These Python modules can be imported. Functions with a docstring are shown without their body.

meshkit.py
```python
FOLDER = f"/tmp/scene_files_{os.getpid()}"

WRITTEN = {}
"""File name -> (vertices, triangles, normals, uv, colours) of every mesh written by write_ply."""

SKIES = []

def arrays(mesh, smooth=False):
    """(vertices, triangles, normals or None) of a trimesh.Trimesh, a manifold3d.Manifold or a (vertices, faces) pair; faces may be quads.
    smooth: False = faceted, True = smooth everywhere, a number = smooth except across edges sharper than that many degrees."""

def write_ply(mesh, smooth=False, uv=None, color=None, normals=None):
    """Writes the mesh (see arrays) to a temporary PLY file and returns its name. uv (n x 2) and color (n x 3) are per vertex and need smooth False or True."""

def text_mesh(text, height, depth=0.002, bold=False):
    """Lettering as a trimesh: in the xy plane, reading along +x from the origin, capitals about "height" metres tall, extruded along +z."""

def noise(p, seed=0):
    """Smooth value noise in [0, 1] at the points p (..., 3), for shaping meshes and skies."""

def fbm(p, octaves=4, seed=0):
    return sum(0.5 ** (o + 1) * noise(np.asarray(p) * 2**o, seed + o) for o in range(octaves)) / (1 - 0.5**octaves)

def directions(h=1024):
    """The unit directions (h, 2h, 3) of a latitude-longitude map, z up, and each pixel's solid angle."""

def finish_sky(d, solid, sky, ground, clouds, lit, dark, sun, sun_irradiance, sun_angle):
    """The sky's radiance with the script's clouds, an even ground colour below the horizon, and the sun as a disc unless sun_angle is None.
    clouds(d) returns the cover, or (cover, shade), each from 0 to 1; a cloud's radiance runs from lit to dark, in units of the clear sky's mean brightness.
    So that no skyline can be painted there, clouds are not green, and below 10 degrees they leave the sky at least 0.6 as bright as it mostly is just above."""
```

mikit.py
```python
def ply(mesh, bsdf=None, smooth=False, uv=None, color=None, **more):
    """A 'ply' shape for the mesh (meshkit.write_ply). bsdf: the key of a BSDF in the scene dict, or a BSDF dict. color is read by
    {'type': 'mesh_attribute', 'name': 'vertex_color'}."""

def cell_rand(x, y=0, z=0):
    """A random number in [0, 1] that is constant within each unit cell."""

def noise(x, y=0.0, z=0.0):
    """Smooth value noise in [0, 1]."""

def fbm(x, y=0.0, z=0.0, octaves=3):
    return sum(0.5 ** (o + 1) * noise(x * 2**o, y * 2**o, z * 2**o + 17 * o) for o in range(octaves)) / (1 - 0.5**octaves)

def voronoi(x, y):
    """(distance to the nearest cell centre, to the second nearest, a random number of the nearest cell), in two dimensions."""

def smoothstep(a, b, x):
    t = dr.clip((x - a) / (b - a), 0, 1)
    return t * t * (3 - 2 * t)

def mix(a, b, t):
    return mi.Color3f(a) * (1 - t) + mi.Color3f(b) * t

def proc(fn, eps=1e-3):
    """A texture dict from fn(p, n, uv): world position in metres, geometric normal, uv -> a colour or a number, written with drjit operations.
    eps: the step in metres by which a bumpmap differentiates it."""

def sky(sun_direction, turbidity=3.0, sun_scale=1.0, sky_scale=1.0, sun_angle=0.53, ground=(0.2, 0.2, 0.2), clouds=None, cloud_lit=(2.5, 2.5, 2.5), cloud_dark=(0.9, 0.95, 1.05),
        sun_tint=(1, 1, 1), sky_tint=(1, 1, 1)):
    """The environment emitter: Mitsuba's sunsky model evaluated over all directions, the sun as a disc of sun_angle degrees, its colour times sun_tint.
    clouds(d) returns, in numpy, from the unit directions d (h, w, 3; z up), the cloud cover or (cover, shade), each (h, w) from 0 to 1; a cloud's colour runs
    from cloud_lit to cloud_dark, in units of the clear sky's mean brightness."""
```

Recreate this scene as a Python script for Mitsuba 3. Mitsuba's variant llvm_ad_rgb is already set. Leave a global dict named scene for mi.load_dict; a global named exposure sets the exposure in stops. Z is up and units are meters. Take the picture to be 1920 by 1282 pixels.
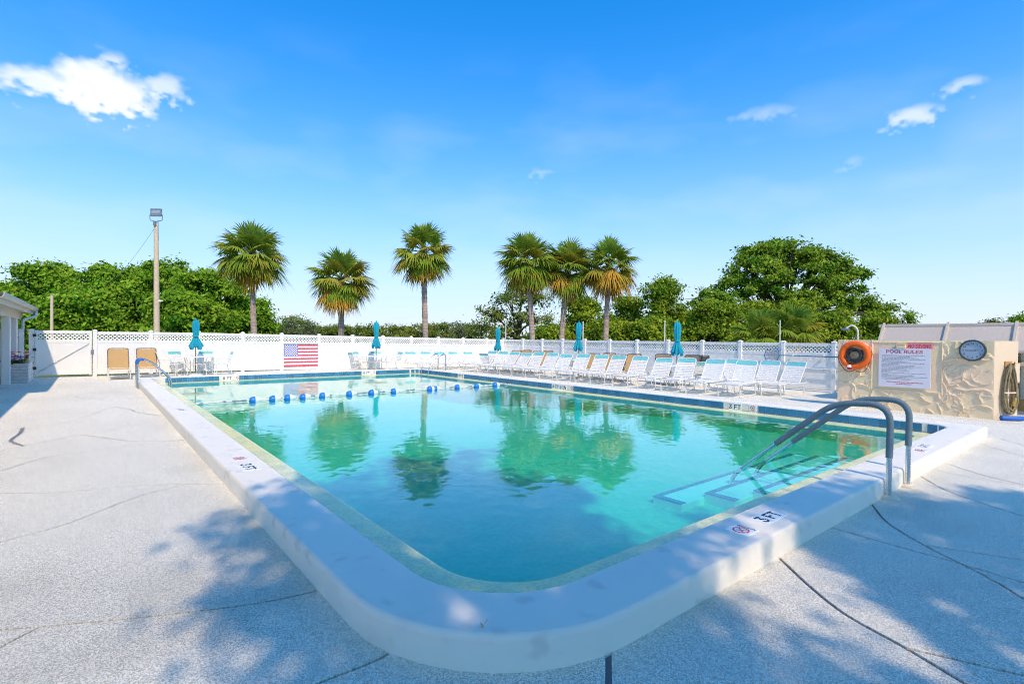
import math
import numpy as np, trimesh, mitsuba as mi, drjit as dr
from shapely.geometry import Polygon, LineString, box as sbox, Point
from shapely.ops import unary_union
import mikit, meshkit

T = mi.ScalarTransform4f
scene, labels = {}, {}
PI = math.pi

# ------------------------------------------------------------------ camera, sky, exposure
CAM = np.array([-1.472, -2.0474, 1.549])
YAW, PITCH, ROLL, FOC = math.radians(39.076), math.radians(-0.431), math.radians(0.504), 971.43
FWD = np.array([math.sin(YAW) * math.cos(PITCH), math.cos(YAW) * math.cos(PITCH), math.sin(PITCH)])
RGT = np.cross(FWD, [0, 0, 1.0]); RGT /= np.linalg.norm(RGT)
UPV = np.cross(RGT, FWD)
UP = -RGT * math.sin(ROLL) + UPV * math.cos(ROLL)
scene['camera'] = dict(type='perspective', fov=math.degrees(2 * math.atan(960 / FOC)), fov_axis='x', near_clip=0.05, far_clip=3000.0,
                       to_world=T().look_at(origin=CAM.tolist(), target=(CAM + FWD).tolist(), up=UP.tolist()))
exposure = 1.4
SUN = np.array([-0.26, -1.0, 1.05]); SUN /= np.linalg.norm(SUN)


def clouds(d):
    az = np.degrees(np.arctan2(d[..., 0], d[..., 1]))
    el = np.degrees(np.arcsin(np.clip(d[..., 2], -1, 1)))
    q = np.stack([az * 0.22, el * 0.36, az * 0], -1)
    n = meshkit.fbm(q * 2.2, 5, 3) - 0.5
    n2 = meshkit.fbm(q * 7.0 + 9, 5, 8) - 0.5
    cover = np.zeros_like(az)

    def puff(a, e, ra, re, k, soft=1.0, rag=1.0):
        nonlocal cover
        r = np.sqrt(((az - a + n * 0.7 * ra) / ra) ** 2 + ((el - e + n2 * 1.2 * re) / re) ** 2)
        v = 1.15 - r + n * 0.9 * rag + n2 * 1.1 * rag
        t = np.clip(v / soft, 0, 1)
        cover = 1 - (1 - cover) * (1 - k * t * t * (3 - 2 * t) * (r < 2.4))

    puff(1.0, 20.2, 3.9, 2.2, 0.97, 0.75, 0.55)
    puff(1.4, 19.7, 3.0, 1.4, 0.8, 0.9, 0.5)
    puff(-2.9, 19.5, 2.9, 1.2, 0.85, 0.9, 0.8)
    puff(1.3, 22.5, 1.8, 1.1, 0.7, 0.9, 1.0)
    puff(5.0, 21.6, 2.5, 1.4, 0.7, 1.1, 1.2)
    puff(-5.9, 19.1, 2.0, 1.6, 0.6, 1.1)
    puff(76.8, 19.0, 2.3, 1.2, 0.72, 1.1)
    puff(79.6, 20.5, 2.2, 0.8, 0.6, 1.1)
    puff(65.0, 21.4, 4.2, 1.1, 0.36, 1.4)
    puff(42.6, 17.6, 2.6, 0.9, 0.42, 1.4)
    puff(72.5, 16.0, 2.8, 1.0, 0.36, 1.4)
    puff(83.0, 11.8, 4.6, 1.3, 0.45, 1.4)
    puff(-5.5, 8.8, 3.0, 1.2, 0.5, 1.2)
    # small cumulus added only in the unseen sky, to whiten the fill in shade
    c3 = meshkit.fbm(d / np.maximum(d[..., 2:3], 0.12) * 1.5 + 3.7, 5, 21)
    away = np.clip((np.abs((az - 39 + 180) % 360 - 180) - 52) / 12 + np.clip((el - 36) / 10, 0, 1), 0, 1)
    cover = np.maximum(cover, 0.9 * np.clip((c3 - 0.56) / 0.10, 0, 1) * away * np.clip((el - 4) / 8, 0, 1))
    veil = np.clip((meshkit.fbm(q * np.array([0.5, 0.8, 1]) + 31, 4, 5) - 0.45) * 1.6, 0, 1) * np.clip((30 - el) / 14, 0, 1) * 0.22
    haze = 1 - (1 - 0.84 * np.exp(-(np.clip(el, 0, 90) / 12.5) ** 1.5)) * (1 - 0.6 * np.exp(-np.clip(el, 0, 90) / 4.5))
    cover = np.maximum(cover, 1 - (1 - veil) * (1 - haze))
    shade = np.clip(0.42 * haze + 0.16 * np.clip(1 - (el - 16) / 8, 0, 1), 0, 1)
    return cover, shade


scene['sky'] = mikit.sky(SUN.tolist(), turbidity=2.6, sun_scale=0.95, sky_scale=2.45, sun_tint=(0.98, 0.94, 0.93), sun_angle=0.85, sky_tint=(0.03, 0.86, 1.38),
                         clouds=clouds, cloud_lit=(2.3, 2.35, 2.45), cloud_dark=(1.62, 1.75, 1.92), ground=(0.02, 0.02, 0.02))

# ------------------------------------------------------------------ helpers
used = {}


def uniq(k):
    n = used.get(k, 0); used[k] = n + 1
    return k if n == 0 else f'{k}_{n:03d}'


def tag(key, label=None, cat=None, group=None, kind=None):
    e = labels.setdefault(key, {})
    for a, b in (('label', label), ('category', cat), ('group', group), ('kind', kind)):
        if b: e[a] = b


def put(path, mesh, mat, smooth=False, to=None, **kw):
    """One entry of the scene; mesh may be a ready ply dict."""
    k = uniq(path)
    d = dict(mesh) if isinstance(mesh, dict) else mikit.ply(mesh, mat, smooth, **kw)
    if isinstance(mesh, dict) and mat is not None: d['bsdf'] = {'type': 'ref', 'id': mat}
    if to is not None: d['to_world'] = to
    scene[k] = d
    return k


def thing(name, label, cat, group=None, kind=None):
    k = uniq(name)
    tag(k, label, cat, group, kind)
    return k


def proto(parts):
    """[(path, mesh, mat, smooth)] -> [(path, ply dict)] with repeats numbered."""
    c, out = {}, []
    for path, mesh, mat, *s in parts:
        n = c.get(path, 0); c[path] = n + 1
        out.append((path if n == 0 else f'{path}_{n:03d}', mikit.ply(mesh, mat, s[0] if s else False)))
    return out


def place(pr, name, to, label, cat, group=None):
    k = thing(name, label, cat, group)
    for path, d in pr:
        scene[f'{k}__{path}'] = {**d, 'to_world': to}
    return k


def M(v, f): return trimesh.Trimesh(np.asarray(v, float), np.asarray(f, int), process=False)


def cat(ms): return trimesh.util.concatenate([m for m in ms if m is not None])


def bx(x0, y0, z0, x1, y1, z1):
    m = trimesh.creation.box((abs(x1 - x0), abs(y1 - y0), abs(z1 - z0)))
    m.apply_translation(((x0 + x1) / 2, (y0 + y1) / 2, (z0 + z1) / 2)); return m


def bevbox(x0, y0, z0, x1, y1, z1, b=0.006):
    import itertools
    pts = []
    for sx, sy, sz in itertools.product((0, 1), repeat=3):
        p = np.array([x1 if sx else x0, y1 if sy else y0, z1 if sz else z0]); s = np.array([-1 if sx else 1, -1 if sy else 1, -1 if sz else 1]) * b
        for k in range(3):
            o = s.copy(); o[k] = 0; pts.append(p + o)
    return trimesh.convex.convex_hull(np.array(pts))


def tube(pts, r, sides=8, caps=True):
    p = np.asarray(pts, float); n = len(p); r = np.broadcast_to(np.asarray(r, float), (n,))
    t = np.gradient(p, axis=0); t /= np.linalg.norm(t, axis=1, keepdims=True) + 1e-12
    a = np.cross(t[0], [0, 0, 1.0] if abs(t[0][2]) < 0.9 else [1.0, 0, 0]); a /= np.linalg.norm(a)
    A = []
    for i in range(n):
        a = a - t[i] * (a @ t[i]); a /= np.linalg.norm(a) + 1e-12; A.append(a)
    A = np.array(A); B = np.cross(t, A); th = np.arange(sides) * 2 * PI / sides
    v = p[:, None] + r[:, None, None] * (np.cos(th)[None, :, None] * A[:, None] + np.sin(th)[None, :, None] * B[:, None])
    i, j = np.meshgrid(np.arange(n - 1), np.arange(sides), indexing='ij')
    q = np.stack([i * sides + j, i * sides + (j + 1) % sides, (i + 1) * sides + (j + 1) % sides, (i + 1) * sides + j], -1).reshape(-1, 4)
    f = np.vstack([q[:, [0, 1, 2]], q[:, [0, 2, 3]]]); v = v.reshape(-1, 3)
    if caps:
        v = np.vstack([v, p[0], p[-1]]); k = np.arange(sides); o = (n - 1) * sides
        f = np.vstack([f, np.stack([(k + 1) % sides, k, k * 0 + n * sides], 1), np.stack([o + k, o + (k + 1) % sides, k * 0 + n * sides + 1], 1)])
    return M(v, f)


def curve(pts, n=8):
    """Catmull-Rom through the points."""
    p = np.asarray(pts, float); p = np.vstack([2 * p[0] - p[1], p, 2 * p[-1] - p[-2]]); out = []
    for i in range(1, len(p) - 2):
        for t in np.linspace(0, 1, n, endpoint=False):
            a, b, c, d = p[i - 1:i + 3]
            out.append(0.5 * (2 * b + (c - a) * t + (2 * a - 5 * b + 4 * c - d) * t * t + (3 * b - a - 3 * c + d) * t ** 3))
    out.append(p[-2]); return np.array(out)


def bend(pts, r, n=6):
    """Polyline with its corners rounded by radius r."""
    p = [np.asarray(q, float) for q in pts]; out = [p[0]]
    for a, b, c in zip(p, p[1:], p[2:]):
        u, w = (a - b), (c - b); lu, lw = np.linalg.norm(u), np.linalg.norm(w); k = min(r, lu * 0.48, lw * 0.48)
        s, e = b + u / lu * k, b + w / lw * k
        out += [(1 - t) ** 2 * s + 2 * t * (1 - t) * b + t * t * e for t in np.linspace(0, 1, n)]
    out.append(p[-1]); return np.array(out)


def lathe(prof, n=24):
    p = np.asarray(prof, float); th = np.arange(n) * 2 * PI / n
    v = np.stack([p[:, None, 0] * np.cos(th), p[:, None, 0] * np.sin(th), np.repeat(p[:, 1:2], n, 1)], -1).reshape(-1, 3)
    i, j = np.meshgrid(np.arange(len(p) - 1), np.arange(n), indexing='ij')
    q = np.stack([i * n + j, i * n + (j + 1) % n, (i + 1) * n + (j + 1) % n, (i + 1) * n + j], -1).reshape(-1, 4)
    return M(v, np.vstack([q[:, [0, 1, 2]], q[:, [0, 2, 3]]]))


def extrude(poly, h, z=0.0):
    gs = [g for g in getattr(poly, 'geoms', [poly]) if g.geom_type == 'Polygon' and g.area > 1e-7]
    m = cat([trimesh.creation.extrude_polygon(g, h, engine='earcut') for g in gs]); m.apply_translation((0, 0, z)); return m


def grid(xs, ys, zf):
    X, Y = np.meshgrid(xs, ys, indexing='ij'); v = np.stack([X, Y, zf(X, Y)], -1).reshape(-1, 3); nx, ny = len(xs), len(ys)
    i, j = np.meshgrid(np.arange(nx - 1), np.arange(ny - 1), indexing='ij'); a = i * ny + j
    q = np.stack([a, a + ny, a + ny + 1, a + 1], -1).reshape(-1, 4)
    return M(v, np.vstack([q[:, [0, 1, 2]], q[:, [0, 2, 3]]]))


def moved(m, loc=(0, 0, 0), rz=0.0, mat=None):
    m = m.copy()
    if mat is not None: m.apply_transform(mat)
    if rz: m.apply_transform(trimesh.transformations.rotation_matrix(rz, [0, 0, 1]))
    m.apply_translation(loc); return m


def frame(o, x, y):
    """4x4 numpy transform with the given origin and x, y axes."""
    x = np.asarray(x, float); y = np.asarray(y, float); m = np.eye(4); m[:3, 0] = x; m[:3, 1] = y; m[:3, 2] = np.cross(x, y); m[:3, 3] = o; return m


def at(px, depth, z=0.0):
    """The point on the ground at the column of a measured direction, 'depth' metres ahead."""
    p = CAM + depth * (FWD + (px - 960) / FOC * RGT); p[2] = z; return p


def deckz(x): return -0.025 * np.maximum(0, np.asarray(x, float) - 9.9)


# ------------------------------------------------------------------ materials
def diffuse(key, fn_or_rgb, rough=0.6, spec=0.3, coat=0.0, bump=None, bscale=1.0, metallic=0.0, eps=1e-3, two=True):
    c = mikit.proc(fn_or_rgb) if callable(fn_or_rgb) else {'type': 'rgb', 'value': list(fn_or_rgb)}
    b = {'type': 'principled', 'base_color': c, 'roughness': rough, 'specular': spec, 'metallic': metallic}
    if coat: b['clearcoat'] = coat; b['clearcoat_gloss'] = 0.9
    if bump: b = {'type': 'bumpmap', 'arbitrary': mikit.proc(bump, eps), 'scale': bscale, 'nested': b}
    scene[key] = {'type': 'twosided', 'nested': b} if two else b
    return key


N, F, S, MX = mikit.noise, mikit.fbm, mikit.smoothstep, mikit.mix


def deck_color(p, n, uv):
    g = N(p.x * 190, p.y * 190, 3.0) * 0.6 + N(p.x * 340, p.y * 340, 5.0) * 0.4
    big = F(p.x * 0.55, p.y * 0.55, 1.0, 4)
    st = S(0.52, 0.75, F(p.x * 1.7 + 40, p.y * 1.7, 2.0, 4)) + 1.2 * S(0.60, 0.70, F(p.x * 0.7 + 7, p.y * 0.7, 4.0, 5))
    c = MX((0.40, 0.38, 0.315), (0.86, 0.81, 0.68), S(0.2, 0.8, g))
    return c * (0.90 + 0.16 * big) * (1 - 0.07 * st)


def coping_color(p, n, uv):
    b = F(p.x * 1.3, p.y * 1.3, p.z * 3, 4); s = S(0.6, 0.8, F(p.x * 7, p.y * 7, p.z * 7, 3))
    return MX((0.80, 0.75, 0.645), (0.72, 0.675, 0.58), b) * (1 - 0.16 * s) * (1 - 0.05 * S(0.62, 0.72, F(p.x * 2.3 + 11, p.y * 2.3, p.z * 2, 4)))


diffuse('mat_deck', deck_color, 0.75, 0.25, bump=lambda p, n, uv: N(p.x * 150, p.y * 150, 3.0) + 0.4 * N(p.x * 290, p.y * 290, 9.0), bscale=0.0012, eps=2e-3)
diffuse('mat_joint', (0.19, 0.19, 0.21), 0.9, 0.1)
diffuse('mat_coping', coping_color, 0.55, 0.3, bump=lambda p, n, uv: F(p.x * 22, p.y * 22, p.z * 22, 3), bscale=0.0035, eps=4e-3)
diffuse('mat_ledge', lambda p, n, uv: MX((0.74, 0.69, 0.33), (0.60, 0.62, 0.34), S(0.3, 0.7, F(p.x * 5, p.y * 5, 1.0, 4))) * (0.85 + 0.3 * N(p.x * 70, p.y * 70, 2.0)), 0.22, 0.5, coat=0.8)
diffuse('mat_plaster', lambda p, n, uv: MX((0.15, 0.61, 0.36), (0.11, 0.54, 0.33), F(p.x * 0.8, p.y * 0.8, p.z, 4)) * (0.93 + 0.14 * N(p.x * 30, p.y * 30, p.z * 30)), 0.8, 0.2)
diffuse('mat_step', lambda p, n, uv: MX((0.44, 0.80, 0.60), (0.37, 0.74, 0.56), F(p.x * 2, p.y * 2, p.z, 3)), 0.7, 0.2)
for i_, c_ in enumerate([(0.035, 0.19, 0.34), (0.05, 0.22, 0.38), (0.03, 0.165, 0.30)]):
    diffuse(f'mat_tile_{i_}', c_, 0.18, 0.5, coat=0.5)
diffuse('mat_grout', (0.55, 0.62, 0.68), 0.8, 0.2)
diffuse('mat_white_tile', (0.82, 0.82, 0.78), 0.25, 0.5, coat=0.3)
diffuse('mat_black', (0.03, 0.03, 0.034), 0.5, 0.3)
diffuse('mat_red_ink', (0.55, 0.03, 0.05), 0.5, 0.3)
diffuse('mat_vinyl', lambda p, n, uv: MX((0.89, 0.87, 0.81), (0.83, 0.81, 0.755), F(p.x * 0.9, p.y * 0.9, p.z * 2.0, 4)), 0.4, 0.45)
diffuse('mat_white_paint', (0.83, 0.81, 0.75), 0.35, 0.45)
diffuse('mat_strap', (0.84, 0.81, 0.74), 0.45, 0.4)
diffuse('mat_turquoise', (0.16, 0.56, 0.55), 0.45, 0.4)
diffuse('mat_tan_sling', lambda p, n, uv: MX((0.60, 0.38, 0.16), (0.50, 0.31, 0.13), N(p.x * 60, p.y * 60, p.z * 60)), 0.7, 0.25)
diffuse('mat_taupe_sling', (0.30, 0.23, 0.16), 0.7, 0.25)
diffuse('mat_umbrella', lambda p, n, uv: MX((0.02, 0.40, 0.50), (0.015, 0.30, 0.42), F(p.x * 3, p.y * 3, p.z * 2, 3)), 0.75, 0.2)
diffuse('mat_bronze', (0.20, 0.16, 0.13), 0.4, 0.5, metallic=0.6)
scene['mat_steel'] = {'type': 'roughconductor', 'material': 'none', 'alpha': 0.12, 'specular_reflectance': {'type': 'rgb', 'value': [0.72, 0.72, 0.72]}}
diffuse('mat_sleeve', lambda p, n, uv: MX((0.105, 0.165, 0.20), (0.15, 0.215, 0.25), F(p.x * 9, p.y * 9, p.z * 9, 3)), 0.6, 0.35)
diffuse('mat_flange', (0.62, 0.55, 0.42), 0.5, 0.4)
diffuse('mat_float_blue', (0.02, 0.20, 0.62), 0.3, 0.5)
diffuse('mat_rope', lambda p, n, uv: MX((0.80, 0.80, 0.80), (0.20, 0.25, 0.35), S(0.45, 0.55, N(p.x * 9.0, 0.5, 0.5))), 0.6, 0.3)


def stucco(p, n, uv):
    a = F(p.x * 1.4, p.y * 1.4, p.z * 1.4, 4); b = N(p.x * 70, p.y * 70, p.z * 70)
    return MX((0.84, 0.68, 0.43), (0.86, 0.645, 0.43), S(0.35, 0.7, a)) * (0.88 + 0.22 * b)


diffuse('mat_stucco', stucco, 0.85, 0.2, bump=lambda p, n, uv: F(p.x * 45, p.y * 45, p.z * 45, 3), bscale=0.006, eps=3e-3)
diffuse('mat_cream', (0.80, 0.64, 0.45), 0.8, 0.2, bump=lambda p, n, uv: F(p.x * 35, p.y * 35, p.z * 35, 3), bscale=0.012, eps=3e-3)
diffuse('mat_roof_pale', lambda p, n, uv: MX((0.60, 0.52, 0.44), (0.54, 0.46, 0.39), F(p.x * 0.9, p.y * 0.9, p.z, 4)), 0.7, 0.25)
diffuse('mat_shingle', lambda p, n, uv: MX((0.34, 0.32, 0.30), (0.26, 0.25, 0.24), N(p.x * 14, p.y * 6, p.z * 14)), 0.85, 0.2)
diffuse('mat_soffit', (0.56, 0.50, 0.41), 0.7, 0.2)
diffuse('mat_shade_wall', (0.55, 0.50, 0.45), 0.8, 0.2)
diffuse('mat_brick', lambda p, n, uv: MX((0.66, 0.62, 0.56), (0.56, 0.52, 0.47), F(p.x * 9, p.y * 9, p.z * 9, 3)), 0.85, 0.2)
diffuse('mat_mortar', (0.30, 0.30, 0.28), 0.9, 0.1)
diffuse('mat_orange', (0.93, 0.14, 0.01), 0.45, 0.4)
diffuse('mat_dark_rope', (0.05, 0.055, 0.06), 0.8, 0.2)
diffuse('mat_sign', (0.74, 0.72, 0.76), 0.4, 0.4)
diffuse('mat_pink', (0.80, 0.30, 0.33), 0.45, 0.4)
diffuse('mat_ink', (0.13, 0.14, 0.18), 0.6, 0.2)
diffuse('mat_clock_rim', (0.035, 0.055, 0.06), 0.3, 0.5)
diffuse('mat_clock_face', (0.34, 0.42, 0.50), 0.3, 0.4)
diffuse('mat_hose', lambda p, n, uv: MX((0.36, 0.29, 0.15), (0.24, 0.19, 0.11), N(p.x * 20, p.y * 20, p.z * 20)), 0.6, 0.3)
diffuse('mat_brass', (0.65, 0.42, 0.10), 0.35, 0.5, metallic=0.7)
diffuse('mat_noodle', (0.03, 0.14, 0.50), 0.5, 0.4)
diffuse('mat_blue_plastic', (0.06, 0.19, 0.34), 0.4, 0.4)
diffuse('mat_wood', lambda p, n, uv: MX((0.62, 0.36, 0.14), (0.50, 0.27, 0.10), N(p.x * 8, p.y * 60, p.z * 60)), 0.6, 0.3)
diffuse('mat_concrete_pole', lambda p, n, uv: MX((0.78, 0.62, 0.42), (0.66, 0.52, 0.36), F(p.x * 6, p.y * 6, p.z * 1.5, 3)), 0.85, 0.2)
diffuse('mat_grey_metal', (0.30, 0.32, 0.33), 0.4, 0.5, metallic=0.5)
diffuse('mat_dark_glass', (0.02, 0.03, 0.025), 0.12, 0.5)
diffuse('mat_ground', lambda p, n, uv: MX((0.06, 0.09, 0.025), (0.12, 0.12, 0.05), F(p.x * 0.6, p.y * 0.6, 1.0, 4)), 0.95, 0.1)
diffuse('mat_bark', lambda p, n, uv: MX((0.16, 0.12, 0.09), (0.07, 0.055, 0.045), F(p.x * 7, p.y * 7, p.z * 2.2, 4)), 0.9, 0.1)
diffuse('mat_palm_trunk', lambda p, n, uv: MX((0.54, 0.41, 0.33), (0.34, 0.25, 0.21), S(0.3, 0.7, N(p.x * 3, p.y * 3, p.z * 11) * 0.6 + 0.4 * F(p.x * 12, p.y * 12, p.z * 12, 2))), 0.9, 0.1)
diffuse('mat_palm_boots', lambda p, n, uv: MX((0.20, 0.15, 0.12), (0.09, 0.07, 0.06), N(p.x * 9, p.y * 9, p.z * 7)), 0.9, 0.1)
diffuse('mat_flower', (0.80, 0.05, 0.16), 0.6, 0.2)
diffuse('mat_flower_b', (0.62, 0.22, 0.50), 0.6, 0.2)
for nm_, c_ in (('leaf', None), ('palm_green', (0.25, 0.36, 0.04)), ('palm_bright', (0.36, 0.44, 0.06)), ('palm_olive', (0.40, 0.37, 0.05)), ('palm_gold', (0.66, 0.38, 0.06)), ('palm_brown', (0.48, 0.32, 0.17)), ('palm_deep', (0.18, 0.33, 0.05))):
    col = {'type': 'mesh_attribute', 'name': 'vertex_color'} if c_ is None else {'type': 'rgb', 'value': list(c_)}
    scene['mat_' + nm_] = {'type': 'principledthin', 'base_color': col, 'roughness': 0.5, 'spec_trans': 0.0, 'diff_trans': 0.6, 'eta': 1.4}
diffuse('mat_nosing_shade', (0.02, 0.22, 0.25), 0.6, 0.3)  # step nosing tone with shade painted into the colour
scene['mat_water'] = {'type': 'thindielectric', 'int_ior': 1.36, 'ext_ior': 1.0, 'specular_transmittance': {'type': 'rgb', 'value': [0.42, 0.95, 0.94]}}


def flag_print(p, n, uv):
    u, v = uv.x, uv.y
    stripe = dr.floor(v * 13)
    red = (stripe - 2 * dr.floor(stripe / 2)) < 0.5
    c = dr.select(red, mi.Color3f(0.68, 0.10, 0.14), mi.Color3f(0.80, 0.79, 0.79))
    canton = (u < 0.40) & (v > 6 / 13)
    a, b = u / 0.40 * 12, (v - 6 / 13) / (7 / 13) * 10
    ia, ib = dr.round(a), dr.round(b)
    par = (ia + ib) - 2 * dr.floor((ia + ib) / 2)
    d = dr.sqrt(dr.square((a - ia) * 0.9) + dr.square(b - ib))
    star = (par < 0.5) & (ia > 0.5) & (ia < 11.5) & (ib > 0.5) & (ib < 9.5) & (d < 0.5)
    c = dr.select(canton, dr.select(star, mi.Color3f(0.80, 0.80, 0.82), mi.Color3f(0.22, 0.22, 0.55)), c)
    return c * (0.95 + 0.1 * N(u * 30, v * 20, 1.0))


diffuse('mat_flag', flag_print, 0.7, 0.2)

# ------------------------------------------------------------------ ground and deck
W, L, CW, HC, LW = 9.50, 17.945, 0.3935, 0.1817, 0.356


def rr(x0, y0, x1, y1, r, n=10):
    """Rounded rectangle, counter-clockwise from the near-left corner; r: radius per corner (near-left, near-right, far-right, far-left)."""
    out = []
    for (cx, cy, a0), q in zip(((x0, y0, PI), (x1, y0, 1.5 * PI), (x1, y1, 0), (x0, y1, PI / 2)), r):
        ox, oy = cx + (q if cx == x0 else -q), cy + (q if cy == y0 else -q)
        for t in np.linspace(0, PI / 2, n): out.append((ox + q * math.cos(a0 + t), oy + q * math.sin(a0 + t)))
    return np.array(out)


IN = rr(0, 0, W, L, (0.66, 0.36, 0.36, 0.36))
OUT = rr(-CW, -CW, W + CW, L + CW, (1.03, 0.02, 0.3, 0.3))
LED = rr(LW, LW, W - LW, L - LW, (0.60, 0.22, 0.25, 0.25))


def loft(rings):
    n = len(rings[0]); v = np.vstack(rings); i, j = np.meshgrid(np.arange(len(rings) - 1), np.arange(n), indexing='ij')
    q = np.stack([i * n + j, i * n + (j + 1) % n, (i + 1) * n + (j + 1) % n, (i + 1) * n + j], -1).reshape(-1, 4)
    return M(v, np.vstack([q[:, [0, 1, 2]], q[:, [0, 2, 3]]]))


def ring(A, z): return np.column_stack([A, np.full(len(A), z)])


pool_hole = Polygon(OUT).buffer(-0.15)
far_ground = Point(20, 20).buffer(1500, 48).difference(sbox(-9, -12, 18.7, 23.2))
strip = sbox(-9, -12, 18.7, 23.2).difference(pool_hole)
put('ground', cat([extrude(far_ground, 0.02, -0.30), extrude(strip, 0.02, -0.33)]), 'mat_ground'); tag('ground', 'grassy ground reaching past the fence to the horizon', 'ground', kind='structure')

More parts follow.
